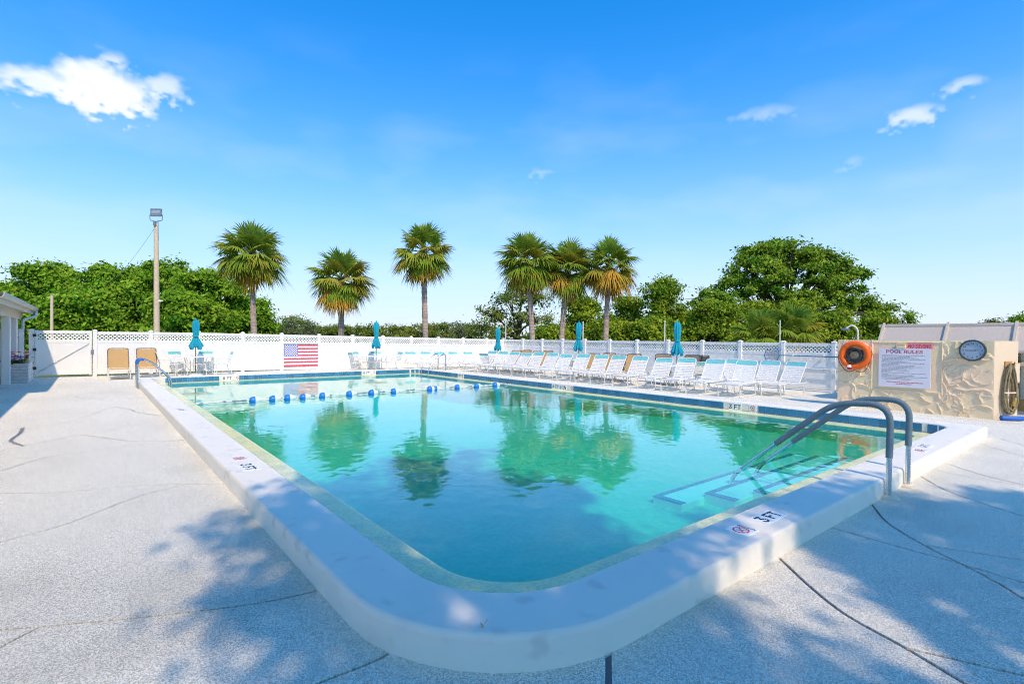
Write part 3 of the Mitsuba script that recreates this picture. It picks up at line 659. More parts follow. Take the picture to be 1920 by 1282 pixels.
def dining_chair():
    w, P = 0.52, []
    for s in (1, -1):
        y = s * w / 2
        P.append(('arm', tube(bend([(0.24, y, 0.0), (0.26, y, 0.62), (-0.22, y, 0.64), (-0.30, y, 0.66)], 0.09), 0.014, 6), 'mat_white_paint', True)); P.append(('leg', tube(bend([(-0.30, y, 0.0), (-0.20, y, 0.42), (-0.36, y, 0.90)], 0.1), 0.014, 6), 'mat_white_paint', True))
    P.append(('seat', straps((-0.22, 0.43), (0.26, 0.44), w, 8, 0.05, 0.012), 'mat_strap')); P.append(('seat_frame', tube([(0.26, -w / 2, 0.43), (0.26, w / 2, 0.43)], 0.014, 6), 'mat_white_paint', True))
    P.append(('backrest', straps((-0.225, 0.48), (-0.32, 0.78), w, 5, 0.05), 'mat_strap')); P.append(('head_band', straps((-0.32, 0.785), (-0.36, 0.90), w, 1, 0.11), 'mat_turquoise')); P.append(('top_bar', tube([(-0.36, -w / 2, 0.90), (-0.36, w / 2, 0.90)], 0.014, 6), 'mat_white_paint', True))
    return proto(P)


DC = dining_chair()
tbl = proto([('table_top', lathe([(0.025, 0.70), (0.56, 0.70), (0.585, 0.705), (0.585, 0.725), (0.56, 0.73), (0.025, 0.73), (0.025, 0.70)], 32), 'mat_strap', 30)] +
            [('leg', tube(bend([(0.46 * math.cos(a), 0.46 * math.sin(a), 0.0), (0.40 * math.cos(a), 0.40 * math.sin(a), 0.45), (0.48 * math.cos(a), 0.48 * math.sin(a), 0.70)], 0.1), 0.015, 6), 'mat_white_paint', True) for a in (PI / 4, 3 * PI / 4, 5 * PI / 4, 7 * PI / 4)] + [('brace_ring', lathe([(0.40, 0.43), (0.42, 0.43), (0.42, 0.45), (0.40, 0.45), (0.40, 0.43)], 24), 'mat_white_paint', True)])


def canopy(seed, flare):
    r_ = np.random.default_rng(seed); th = np.linspace(0, 2 * PI, 48, endpoint=False); rows = []
    prof_ = [(1.0, 0.03), (0.985, 0.075), (0.90, 0.105), (0.80, 0.115), (0.62, 0.10), (0.45, 0.080), (0.40, 0.068), (0.33, 0.088), (0.2, 0.125 * flare), (0.08, 0.17 * flare), (0.0, 0.15 * flare)]
    ph = r_.uniform(0, 6, 3)
    for t, R in prof_:
        fold = 0.22 + 0.16 * (1 - t)
        rr_ = R * (1 + fold * np.sin(8 * th + ph[0] + 2.0 * (1 - t)) + 0.08 * np.sin(3 * th + ph[1]))
        z = 1.10 + 1.13 * t + (0.07 * np.sin(4 * th + ph[2]) if t < 0.05 else 0)
        rows.append(np.column_stack([rr_ * np.cos(th) + 0.03 * flare * (1 - t) * math.cos(ph[1]), rr_ * np.sin(th), z + th * 0]))
    m_ = loft(rows); top = len(m_.vertices); return M(np.vstack([m_.vertices, [0, 0, 2.26]]), np.vstack([m_.faces, [[top, (j + 1) % 48, j] for j in range(48)]]))


def umbrella(x, y, z, seed, label, hs=1.0, flare=1.0):
    k = thing('patio_umbrella', label, 'umbrella', 'closed teal umbrellas at the tables'); o = (x, y, z); sc = np.diag([1.0, 1, hs, 1])
    put(k + '__pole', moved(tube([(0, 0, 0.02), (0, 0, 2.24)], 0.019, 10), o, mat=sc), 'mat_bronze', True)
    put(k + '__canopy', moved(canopy(seed, flare), o, seed * 1.3, mat=sc), 'mat_umbrella', 50)
    tie = lathe([(0.070, 1.545), (0.098, 1.545), (0.10, 1.575), (0.098, 1.60), (0.07, 1.60)], 20); put(k + '__tie', moved(tie, o, mat=sc), 'mat_umbrella', True)
    put(k + '__finial', moved(lathe([(0.0, 2.30), (0.02, 2.29), (0.026, 2.26), (0.015, 2.22)], 12), o, mat=sc), 'mat_umbrella', True)
    put(k + '__base', moved(lathe([(0.0, 0.09), (0.04, 0.09), (0.05, 0.06), (0.22, 0.045), (0.24, 0.02), (0.24, 0.0), (0.0, 0.0)], 24), o), 'mat_white_paint', 35)


UM = [(1.66, 21.2, 'left umbrella table', 0.96, 1.15, 4), (9.05, 21.15, 'umbrella table right of the flag', 1.05, 1.0, 4), (14.5, 18.75, 'umbrella table at the far corner', 0.97, 0.9, 2), (15.5, 14.1, 'umbrella table midway along the tan loungers', 1.08, 1.0, 2), (15.3, 8.95, 'umbrella table nearest the stucco wall', 1.04, 1.05, 1)]
UL = ['closed teal umbrella by the gate side, its hem flaring to one side', 'closed teal umbrella between the flag and the far loungers', 'closed teal umbrella in the far corner, the smallest looking one', 'closed teal umbrella standing among the tan loungers', 'closed teal umbrella nearest the stucco wall']
for i, (x, y, nm, hs, fl, nc) in enumerate(UM):
    z = fz(x) if y > 20 else float(deckz(x))
    umbrella(x, y, z, i + 1, UL[i], hs, fl)
    place(tbl, 'patio_table', T().translate([x, y, z + 0.002]).rotate([0, 0, 1], 20 * i), f'round white patio table of the {nm}', 'table', 'round tables under the umbrellas')
    angs = {4: (180, 0, -70, 250), 2: (200, -60), 1: (255,)}[nc]
    for j, a in enumerate(angs):
        r_ = math.radians(a); cx, cy = x + 0.92 * math.cos(r_), y + (0.92 if nc < 4 or j < 2 else 0.72) * math.sin(r_)
        if nc == 4 and j >= 2: cx, cy = x + (0.38 if j == 2 else -0.42), y + 0.86
        face = math.degrees(math.atan2(y - cy, x - cx))
        side = {4: ('on its left', 'on its right', 'behind it to the right', 'behind it to the left'), 2: ('behind it on the fence side', 'in front of it'), 1: ('in front of it',)}[nc][j]
        place(DC, 'dining_chair', pose(cx, cy, face, z + 0.002), f'white dining chair {side}, {nm}', 'chair', 'white chairs round the umbrella tables')

# ------------------------------------------------------------------ stucco wall with its fittings
A0, A1 = np.array([13.30, 2.96]), np.array([13.32, 0.02])     # far-left and near-right ends of the front face
WX = (A1 - A0); WLN = np.linalg.norm(WX); WX = WX / WLN; WN = np.array([WX[1], -WX[0]]) * 1.0
if WN[0] > 0: WN = -WN
ZB, ZT = -0.13, 1.58


def onwall(s, z, out=0.0):
    p_ = A0 + WX * s + WN * out; return np.array([p_[0], p_[1], z])


def wframe(s, z, out): return frame(onwall(s, z, out), (WX[0], WX[1], 0), (0, 0, 1)) if np.cross([WX[0], WX[1], 0], [0, 0, 1])[:2] @ WN > 0 else frame(onwall(s, z, out), (-WX[0], -WX[1], 0), (0, 0, 1))


rng = np.random.default_rng(23)
ns, nz = 440, 220
sg = np.linspace(0, WLN, ns); zg = np.linspace(ZB, ZT, nz); SG, ZG = np.meshgrid(sg, zg, indexing='ij')
hgt = 0.006 * (meshkit.fbm(np.stack([SG * 6, ZG * 6, SG * 0], -1), 3, 2) - 0.5)
S0, S1 = 0.74, 2.08; inside = (SG > S0) & (SG < S1) & (ZG > 0.42)
WOB = 0.07 * (meshkit.fbm(np.stack([SG * 7, ZG * 7, SG * 0 + 3], -1), 4, 12) - 0.5)
for c in range(165):
    cs, cz = rng.uniform(0, WLN), rng.uniform(ZB, ZT); R = rng.uniform(0.10, 0.34); a0 = rng.uniform(0, 2 * PI); span = rng.uniform(0.5, 1.2)
    dx, dz = SG - cs, ZG - cz; rad = np.hypot(dx, dz); an = (np.arctan2(dz, dx) - a0 + PI) % (2 * PI) - PI
    w_ = np.clip(1 - (np.abs(an) / span) ** 4, 0, 1); d = rad - R + WOB
    rid = np.where(d > 0, np.exp(-(d / 0.007) ** 2), np.exp(-(np.abs(d) / 0.038) ** 1.0)) * w_
    hgt = np.maximum(hgt, np.where(inside, hgt, rid * rng.uniform(0.016, 0.036) + 0.15 * hgt))
for s_ in (S0, S1): hgt = np.maximum(hgt, 0.026 * np.exp(-((SG - s_) / 0.016) ** 2) * (ZG > 0.36) * (0.7 + 0.6 * meshkit.noise(np.stack([ZG * 5, ZG * 0, ZG * 0], -1), 3)))
hgt = np.maximum(hgt, 0.024 * np.exp(-((ZG - 0.40) / 0.016) ** 2) * (SG > S0) * (SG < S1)); hgt = np.maximum(hgt, 0.020 * np.exp(-((ZG - 1.53) / 0.014) ** 2) * (SG > S0) * (SG < S1))
edge = np.clip(np.minimum.reduce([SG, WLN - SG, ZT - ZG]) / 0.03, 0, 1); hgt = hgt * edge
v = np.stack([A0[0] + WX[0] * SG + WN[0] * hgt, A0[1] + WX[1] * SG + WN[1] * hgt, ZG], -1).reshape(-1, 3)
i, j = np.meshgrid(np.arange(ns - 1), np.arange(nz - 1), indexing='ij'); a = i * nz + j; qd = np.stack([a, a + nz, a + nz + 1, a + 1], -1).reshape(-1, 4)
sw = thing('stucco_wall', 'tan trowelled stucco wall holding the pool signs and life ring', 'wall')
put(sw + '__front', M(v, np.vstack([qd[:, [0, 1, 2]], qd[:, [0, 2, 3]]])), 'mat_stucco', True)
THK = 0.9
PE = A1 + 0.6 * np.array([math.cos(math.radians(-30)), math.sin(math.radians(-30))])
corners = np.array([A0 - WN * 0.001, A1 - WN * 0.001, PE, PE + np.array([0.3, 0.35]), A0 - WN * 0.25])
put(sw + '__core', extrude(Polygon(corners), ZT - ZB, ZB - 0.001), 'mat_cream')
# end pier face where the hose hangs
EX = np.array([0.0, 0.0])

rb = lathe([(0.285 + 0.068 * math.cos(t), 0.068 * math.sin(t)) for t in np.linspace(0, 2 * PI, 17)], 48)
k = thing('life_ring', 'orange life ring hanging on the left end of the stucco wall', 'life ring')
rc = wframe(0.40, 1.20, 0.09)
put(k + '__ring', moved(rb, mat=rc), 'mat_orange', True)
for a in (0.6, 2.2, 3.8, 5.4):
    bn = lathe([(0.072, -0.04), (0.074, -0.03), (0.074, 0.03), (0.072, 0.04)], 16); put(k + '__band', moved(bn, mat=rc @ frame((0.285 * math.cos(a), 0.285 * math.sin(a), 0), (math.cos(a), math.sin(a), 0), (0, 0, 1))), 'mat_orange', True)
grab = [(0.36 * math.cos(t) * (1 + 0.05 * math.sin(4 * t)), 0.36 * math.sin(t) - (0.13 * max(0, -math.sin(t)) ** 2) * abs(math.sin(2 * t)), 0.0) for t in np.linspace(PI * 0.95, PI * 2.1, 40)]
put(k + '__grab_line', moved(tube(grab, 0.007, 6), mat=rc), 'mat_dark_rope', True)
k = thing('rope_coil', 'coil of dark throwing rope inside the orange life ring', 'rope')
rr2 = np.random.default_rng(4)
for q in range(9):
    a, b, ph, zz = rr2.uniform(0.07, 0.17), rr2.uniform(0.10, 0.19), rr2.uniform(0, 3), rr2.uniform(0.0, 0.06)
    loop = [((a * math.cos(t) * math.cos(ph) - b * math.sin(t) * math.sin(ph)), (a * math.cos(t) * math.sin(ph) + b * math.sin(t) * math.cos(ph)) + 0.0, zz + 0.02 * math.sin(2 * t)) for t in np.linspace(0, 2 * PI, 28)]
    put(k + '__loop', moved(tube(loop, 0.013, 6), mat=rc), 'mat_dark_rope', True)
k = thing('marker_float', 'small white and red float tied below the orange life ring', 'float')
put(k + '__top', moved(lathe([(0.0, 0.07), (0.045, 0.055), (0.06, 0.0)], 14), mat=rc @ frame((-0.10, -0.30, 0.04), (1, 0, 0), (0, 0, -1))), 'mat_white_paint', True)
put(k + '__bottom', moved(lathe([(0.06, 0.0), (0.045, -0.05), (0.0, -0.065)], 14), mat=rc @ frame((-0.10, -0.30, 0.04), (1, 0, 0), (0, 0, -1))), 'mat_red_ink', True)

# signs
k = thing('rules_sign', 'white pool rules board on the stucco wall', 'sign'); rs = wframe(1.39, 0.93, 0.045)
put(k + '__board', moved(bevbox(-0.50, -0.455, -0.012, 0.50, 0.455, 0.006, 0.003), mat=rs), 'mat_sign')
t = meshkit.text_mesh('POOL RULES', 0.075, 0.002, True); t.apply_translation((-t.bounds.mean(0)[0], 0.345, 0.0065)); t.apply_scale([1.12, 1, 1]); put(k + '__title', moved(t, mat=rs), 'mat_red_ink')
rr3 = np.random.default_rng(8); ink, red = [], []
lens = [0.86, 0.58, 0.74, 0.88, 0.44, 0.50, 0.86, 0.36, 0.66, 0.80, 0.62, 0.50, 0.56, 0.22, 0.90, 0.14, 0.66, 0.92, 0.56, 0.60]
for r_i, lnn in enumerate(lens):
    x, y = -0.44, 0.285 - r_i * 0.0295
    while x < -0.44 + lnn * 0.96:
        w_ = rr3.uniform(0.02, 0.075); ink.append(bx(x, y, 0.0065, min(x + w_, -0.44 + lnn * 0.97), y + 0.011, 0.0075)); x += w_ + 0.009
for y, x0, x1 in ((-0.345, -0.34, 0.36), (-0.385, -0.14, 0.14)):
    x = x0
    while x < x1:
        w_ = rr3.uniform(0.03, 0.09); red.append(bx(x, y, 0.0065, min(x + w_, x1), y + 0.017, 0.0075)); x += w_ + 0.012
kk = put(k + '__small_print', moved(cat(ink), mat=rs), 'mat_ink'); tag(kk, kind='stuff'); kk = put(k + '__red_print', moved(cat(red), mat=rs), 'mat_red_ink'); tag(kk, kind='stuff')
k = thing('diving_sign', 'small pink NO DIVING sign above the pool rules board', 'sign'); rs = wframe(1.68, 1.445, 0.04)
put(k + '__plate', moved(bevbox(-0.235, -0.068, -0.008, 0.235, 0.068, 0.004, 0.002), mat=rs), 'mat_pink')
t = meshkit.text_mesh('NO DIVING', 0.082, 0.002, True); t.apply_translation((-t.bounds.mean(0)[0], -0.041, 0.0045)); t.apply_scale([0.42 / (t.bounds[1][0] - t.bounds[0][0]), 1, 1]); put(k + '__lettering', moved(t, mat=rs), 'mat_red_ink')
k = thing('wall_box', 'tan painted outlet box left of the NO DIVING sign', 'box'); rs = wframe(1.33, 1.435, 0.05)
put(k + '__cover', moved(bevbox(-0.09, -0.045, -0.05, 0.09, 0.045, 0.03, 0.006), mat=rs), 'mat_stucco'); put(k + '__lip', moved(bx(-0.095, 0.045, -0.05, 0.095, 0.055, 0.04), mat=rs), 'mat_stucco')
# clock
k = thing('wall_clock', 'large round dark-rimmed clock at the right end of the stucco wall', 'clock'); rs = wframe(2.60, 1.37, 0.05)
put(k + '__rim', moved(lathe([(0.0, -0.05), (0.222, -0.05), (0.232, 0.0), (0.228, 0.045), (0.218, 0.06), (0.20, 0.055), (0.195, 0.03)], 40), mat=rs), 'mat_clock_rim', 40)
put(k + '__dial', moved(lathe([(0.0, 0.03), (0.198, 0.03)], 40), mat=rs), 'mat_clock_face')
nums = []
for h in range(1, 13):
    a = PI / 2 - h * PI / 6; t = meshkit.text_mesh(str(h), 0.034, 0.001, True); c = t.bounds.mean(0); t.apply_translation((0.152 * math.cos(a) - c[0], 0.152 * math.sin(a) - c[1], 0.0312)); put(k + '__numeral', moved(t, mat=rs), 'mat_clock_rim')
for a, ln_, w_ in ((PI * 1.0, 0.12, 0.008), (PI * 0.02, 0.075, 0.010)):
    put(k + '__hand', moved(extrude(LineString([(0.02 * math.cos(a + PI), 0.02 * math.sin(a + PI)), (ln_ * math.cos(a), ln_ * math.sin(a))]).buffer(w_ / 2), 0.003, 0.034), mat=rs), 'mat_black')

# hose on the pier end; local frame: x along the end face, y up, z out of it
EU = np.array([math.cos(math.radians(-30)), math.sin(math.radians(-30)), 0.0]); ef = frame((A1[0], A1[1], ZB), EU, (0, 0, 1))
k = thing('garden_hose', 'tan hose coiled in long loops on the end of the stucco wall', 'hose')
rr4 = np.random.default_rng(15)
for q in range(11):
    w_, h_, o = rr4.uniform(0.09, 0.17), rr4.uniform(0.42, 0.54), rr4.uniform(-0.03, 0.03); yy = rr4.uniform(0.03, 0.10)
    loop = [(0.33 + o + w_ * math.sin(t) * (1.0 - 0.35 * math.cos(t)), 0.70 + h_ * math.cos(t), yy + 0.012 * math.sin(3 * t + q)) for t in np.linspace(0, 2 * PI, 40)]
    put(k + '__loop', moved(tube(loop, 0.013, 6), mat=ef), 'mat_hose', True)
put(k + '__coupling', moved(tube([(0.38, 0.52, 0.12), (0.37, 0.40, 0.12)], 0.026, 10), mat=ef), 'mat_brass', True); put(k + '__coupling', moved(tube([(0.34, 0.44, 0.12), (0.345, 0.34, 0.12)], 0.022, 10), mat=ef), 'mat_brass', True)
put(k + '__tie', moved(bevbox(0.14, 0.605, 0.09, 0.42, 0.635, 0.115, 0.004), mat=ef), 'mat_cream')
k = thing('hose_hook', 'wooden hook board holding the hose loops on the stucco wall', 'hook'); put(k + '__board', moved(bevbox(0.25, 1.16, 0.0, 0.42, 1.28, 0.03, 0.004), mat=ef), 'mat_wood'); put(k + '__peg', moved(tube([(0.33, 1.22, 0.03), (0.33, 1.21, 0.13), (0.33, 1.27, 0.14)], 0.012, 8), mat=ef), 'mat_bronze')
k = thing('service_box', 'flat tan utility box on the wall end beside the hose', 'box'); put(k + '__body', moved(bevbox(0.43, 0.82, 0.0, 0.57, 1.24, 0.06, 0.006), mat=ef), 'mat_wood'); put(k + '__cover', moved(bevbox(0.44, 0.83, 0.061, 0.56, 1.23, 0.068, 0.002), mat=ef), 'mat_cream')
k = thing('pool_noodle', 'short blue foam tube lying on the deck below the hose', 'foam tube')
nd = np.array([(13.30, -0.10, -0.03), (13.42, -0.24, -0.03), (13.58, -0.40, -0.03)]); put(k + '__tube', tube(nd, 0.05, 16), 'mat_noodle', True); put(k + '__end_cap', tube([nd[-1], nd[-1] + (0.03, -0.03, 0)], 0.03, 12), 'mat_white_paint')
k = thing('wood_block', 'small square wooden block at the right picture edge past the hose', 'block'); put(k + '__body', bevbox(16.15, -0.22, -0.12, 16.55, -0.02, 0.14, 0.01), 'mat_wood'); put(k + '__foot', bx(16.1, -0.26, -0.20, 16.9, 0.02, -0.12), 'mat_cream')

# pump house behind the wall: pale ribbed roof, posts, dark opening
ph = thing('pump_house', 'low white-roofed shed behind the stucco wall', 'shed')
r0, r1 = np.array([14.95, 2.55, 1.36]), np.array([15.50, 2.55, 1.97])


def roofq(y0, y1, lift, th):
    q = np.array([(r0[0], y0, r0[2] + lift), (r1[0], y0, r1[2] + lift), (r1[0], y1, r1[2] + lift), (r0[0], y1, r0[2] + lift)]); return trimesh.convex.convex_hull(np.vstack([q, q - (0, 0, th)]))


put(ph + '__roof', roofq(2.58, -2.6, 0.0, 0.05), 'mat_roof_pale')
for y in (2.58, 1.21, -0.06, -1.35): put(ph + '__rib', roofq(y + 0.025, y - 0.03, 0.09, 0.14), 'mat_soffit')
put(ph + '__fascia', bevbox(15.46, -2.65, 1.93, 15.56, 2.70, 2.0, 0.01), 'mat_roof_pale')
put(ph + '__flat_roof', bevbox(15.57, -2.65, 1.93, 18.9, 2.55, 2.02, 0.01), 'mat_roof_pale')
put(ph + '__back_wall', bx(15.30, 0.3, -0.3, 15.38, 2.50, 1.70), 'mat_white_paint')
for x in (15.86, 17.2): put(ph + '__post', bevbox(x, -0.02, -0.25, x + 0.1, 0.06, 1.92, 0.006), 'mat_white_paint')
for z in (0.95, 1.45): put(ph + '__rail', bevbox(15.97, -0.01, z, 18.7, 0.05, z + 0.1, 0.004), 'mat_cream')
put(ph + '__screen', bx(15.9, 0.08, -0.2, 18.8, 0.11, 1.92), 'mat_dark_glass')
k = thing('outdoor_shower', 'curved white pipe with a flat shower head rising behind the stucco wall', 'shower')
so = onwall(0.16, 0, -0.9)
put(k + '__pipe', tube(bend([(so[0], so[1], -0.2), (so[0], so[1], 1.86), (so[0] - 0.03, so[1] + 0.12, 1.99), (so[0] - 0.06, so[1] + 0.26, 1.88)], 0.12, 8), 0.02, 10), 'mat_white_paint', True)
put(k + '__head', moved(lathe([(0.0, 0.02), (0.04, 0.02), (0.11, 0.0), (0.11, -0.012), (0.0, -0.012)], 20), mat=frame((so[0] - 0.06, so[1] + 0.27, 1.86), (0.96, 0, -0.26), (0, 1, 0))), 'mat_grey_metal', 30)

# ------------------------------------------------------------------ porch building on the left
pb = thing('porch_building', 'low building with white porch columns and overhanging gutter at the left edge', 'building')
EYE, EX_, EZ = 24.0, -3.10, 2.40
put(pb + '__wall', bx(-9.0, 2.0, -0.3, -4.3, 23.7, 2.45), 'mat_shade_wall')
sl = 0.30
for y0_, y1_, ex in ((14.3, EYE, EX_), (1.4, 14.28, EX_ - 0.30)):   # the eave steps back along the porch
    rq = np.array([(ex + 0.02, y0_, EZ + 0.1), (ex + 0.02, y1_, EZ + 0.1), (-9.5, y1_, EZ + 0.1 + 6.4 * sl), (-9.5, y0_, EZ + 0.1 + 6.4 * sl)]); put(pb + '__roof', trimesh.convex.convex_hull(np.vstack([rq, rq - (0, 0, 0.06)])), 'mat_shingle')
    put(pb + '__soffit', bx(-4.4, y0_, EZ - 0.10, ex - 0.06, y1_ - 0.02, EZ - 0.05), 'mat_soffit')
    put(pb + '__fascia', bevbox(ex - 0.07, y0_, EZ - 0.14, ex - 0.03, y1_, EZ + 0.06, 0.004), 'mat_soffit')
gp = Polygon([(0, 0), (0.09, 0), (0.13, 0.06), (0.13, 0.13), (0.115, 0.13), (0.115, 0.07), (0.08, 0.015), (0.012, 0.015), (0.012, 0.13), (0, 0.13)])
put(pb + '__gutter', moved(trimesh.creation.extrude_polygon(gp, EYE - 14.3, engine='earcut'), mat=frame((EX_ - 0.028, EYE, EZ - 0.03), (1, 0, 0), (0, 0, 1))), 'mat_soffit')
put(pb + '__downspout', tube(bend([(EX_ + 0.05, EYE - 0.25, EZ - 0.03), (EX_ + 0.05, EYE - 0.25, EZ - 0.2), (-3.36, EYE - 0.9, EZ - 0.36), (-3.36, EYE - 0.9, 0.05)], 0.1), 0.045, 8), 'mat_white_paint', True)
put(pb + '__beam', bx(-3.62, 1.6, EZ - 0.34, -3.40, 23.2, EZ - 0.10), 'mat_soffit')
for y in (20.0, 16.6, 13.3, 10.0, 6.6): put(pb + '__column', bevbox(-3.60, y - 0.1, -0.1, -3.40, y + 0.1, EZ - 0.34, 0.012), 'mat_white_paint')
put(pb + '__pilaster', bevbox(-3.62, 22.0, -0.1, -3.42, 22.3, EZ - 0.34, 0.012), 'mat_white_paint')
for y in (18.0, 12.0): put(pb + '__window', bx(-4.33, y - 0.8, 0.9, -4.29, y + 0.8, 2.0), 'mat_dark_glass')
pl = thing('brick_planter', 'pale brick planter box at the end of the porch', 'planter')
px0, px1, py0, py1, pz = -3.62, -3.02, 20.35, 21.9, 0.62
put(pl + '__mortar', bx(px0 + 0.012, py0 + 0.012, -0.05, px1 - 0.012, py1 - 0.012, pz - 0.03), 'mat_mortar'); put(pl + '__soil', bx(px0 + 0.05, py0 + 0.05, pz - 0.03, px1 - 0.05, py1 - 0.05, pz - 0.015), 'mat_bark')
nc = 6; bh = pz / nc
for c in range(nc):
    off = 0.0 if c % 2 else 0.19
    z0, z1 = c * bh + 0.006, (c + 1) * bh - 0.006
    xs_ = [px0] + [x for x in np.arange(px0 + 0.2 + off, px1 - 0.03, 0.38)] + [px1]
    for a, b in zip(xs_, xs_[1:]):
        if b - a > 0.05: put(pl + '__brick', bevbox(a + 0.006, py0, z0, b - 0.006, py0 + 0.09, z1, 0.004), 'mat_brick')
    ys_ = [py0 + 0.095] + [y for y in np.arange(py0 + 0.25 + off, py1 - 0.03, 0.38)] + [py1]
    for a, b in zip(ys_, ys_[1:]):
        if b - a > 0.05: put(pl + '__brick', bevbox(px1 - 0.09, a + 0.006, z0, px1, b - 0.006, z1, 0.004), 'mat_brick')


# ------------------------------------------------------------------ foliage
def leaf_mesh(rng, pts, nrm, size, col, jit=0.22, asp=0.55):
    """One folded kite per point."""
    n = len(pts); d = rng.normal(size=(n, 3)); nn = nrm * 1.1 + d * 0.6; nn /= np.linalg.norm(nn, axis=1, keepdims=True)
    t = np.cross(nn, rng.normal(size=(n, 3))); t /= np.linalg.norm(t, axis=1, keepdims=True); b = np.cross(nn, t); s = (size * rng.uniform(0.6, 1.35, n))[:, None]
    v = np.stack([pts - t * s, pts + b * s * asp - nn * s * 0.18, pts + t * s, pts - b * s * asp - nn * s * 0.18], 1).reshape(-1, 3)
    k = np.arange(n)[:, None] * 4; f = np.vstack([k + [0, 1, 2], k + [0, 2, 3]])
    c = np.clip(col * (1 + rng.normal(size=(n, 1)) * jit) * (1 + rng.normal(size=(n, 3)) * 0.06), 0.003, 0.9)
    return M(v, f), np.repeat(c, 4, 0)


def crown_points(rng, blobs, clumps, leaves, spread, base_col, alt_col):
    P_, N_, C_ = [], [], []
    for c, r in blobs:
        c, r = np.asarray(c, float), np.asarray(r, float); n = max(6, int(clumps * (r[0] * r[2]) ** 0.8))
        d = rng.normal(size=(n, 3)); d /= np.linalg.norm(d, axis=1, keepdims=True); d[:, 2] = np.where(d[:, 2] < -0.45, -d[:, 2] * 0.5, d[:, 2])
        rad = (rng.uniform(0.6, 1.05, n) + 0.30 * (rng.uniform(0, 1, n) < 0.10))[:, None]; cc = c + d * r * rad
        for q, dd in zip(cc, d):
            m_ = int(leaves * rng.uniform(0.6, 1.4)); o = rng.normal(size=(m_, 3)) * spread * rng.uniform(0.6, 1.25) * np.array([1, 1, 0.62])
            P_.append(q + o); nn = dd + o * 0.8 + np.array([0, 0, 0.55]) + SUN * 0.45; N_.append(nn / np.linalg.norm(nn, axis=1, keepdims=True))
            t = np.clip(rng.normal(0.36, 0.33), -0.25, 1); C_.append(np.repeat((np.array(base_col) * (1 - t) + np.array(alt_col) * t)[None], m_, 0))
    return np.vstack(P_), np.vstack(N_), np.vstack(C_)


GA, GB = (0.19, 0.35, 0.022), (0.42, 0.60, 0.04)
OA, OB = (0.15, 0.29, 0.03), (0.36, 0.47, 0.05)


def tree(name, label, cat_, base, trunk_h, tr, blobs, seed, clumps=9, leaves=60, size=0.13, spread=0.34, cols=(GA, GB), group=None, lean=(0, 0), limbs=True):
    rng = np.random.default_rng(seed); k = thing(name, label, cat_, group); base = np.asarray(base, float)
    B = [(base + np.asarray(c), r) for c, r in blobs]
    fork = base + np.array([lean[0], lean[1], trunk_h]); parts = [tube(curve([base - (0, 0, 0.1), base * 0.5 + fork * 0.5 + rng.normal(size=3) * 0.08, fork], 5), np.linspace(tr, tr * 0.7, 11), 9)]
    if limbs:
        for c, r in B:
            mid = fork * 0.5 + c * 0.5 + rng.normal(size=3) * np.asarray(r) * 0.12 + np.array([0, 0, 0.1]); n = curve([fork - (0, 0, 0.15), mid, c], 5); parts.append(tube(n, np.linspace(tr * 0.5, tr * 0.10, len(n)), 6))
            for _ in range(4):
                e = c + rng.normal(size=3) * np.asarray(r) * 0.55; parts.append(tube(curve([mid, c * 0.6 + e * 0.4 + rng.normal(size=3) * 0.1, e], 4), np.linspace(tr * 0.16, tr * 0.035, 9), 5))
    put(k + '__trunk', cat(parts), 'mat_bark', True)
    P_, N_, C_ = crown_points(rng, B, clumps, leaves, spread, *cols); ok = P_[:, 2] > base[2] + 0.05
    m_, c_ = leaf_mesh(rng, P_[ok], N_[ok], size, C_[ok]); put(k + '__crown', m_, 'mat_leaf', color=c_)
    return k


def blob_cloud(seed, n, rx, h0, h1, r0_, r1_, ry=None, pw_=1.0):
    """n blobs that fill a dome rx wide from h0 to h1, in metres relative to the base; wide low, narrow at the top."""
    r_ = np.random.default_rng(seed); out = []; ry = ry or rx * 0.8
    for i in range(n):
        t = (i + 0.5) / n; z = h0 + (h1 - h0) * t; w = math.sqrt(max(0.0, 1 - (t * 0.97) ** 2.2)) ** pw_; a = i * 2.399 + r_.uniform(-0.4, 0.4); rad = r_.uniform(0.45, 1.0) if t < 0.9 else 0.3
        rr_ = r_.uniform(r0_, r1_); rad_x = max(rx * w - rr_ * 0.8, 0.05)
        out.append(((rad_x * rad * math.cos(a), max(ry * w - rr_ * 0.8, 0.05) * rad * math.sin(a), min(z, h1 - rr_ * 0.75)), (rr_, rr_, rr_ * 0.78)))
    return out


GZ = -0.3
# left grove, one tree per measured crown: (column, depth, height above ground, half width)
left = [(12, 39, 5.4, 3.0, 'bright green tree rising behind the porch roof corner'), (105, 41, 7.3, 3.6, 'bright green tree behind the short pole left of the light pole'), (205, 40, 7.1, 3.6, 'bright green tree just left of the tall light pole'), (305, 42, 7.7, 3.8, 'bright green tree directly behind the tall light pole'),
        (395, 41, 6.9, 3.5, 'bright green tree between the light pole and the first palm'), (462, 43, 4.9, 2.7, 'low bright green tree behind the first palm trunk'), (155, 36, 4.9, 3.0, 'shorter bright green tree in front of the grove, over the gate'), (345, 36, 4.7, 3.2, 'shorter bright green tree in front of the grove, right of the light pole')]
for i, (px, dp, h, hw, lb) in enumerate(left):
    b = blob_cloud(100 + i, 15, hw, 0.9, h, 1.0, 1.55, hw * 0.75, 0.8); tree('broadleaf_tree', lb, 'tree', at(px, dp, GZ), h * 0.35, 0.2, b, 200 + i, clumps=17, leaves=70, size=0.15, spread=0.36, group='green trees of the left grove', cols=((0.15, 0.31, 0.024), (0.36, 0.53, 0.045)))
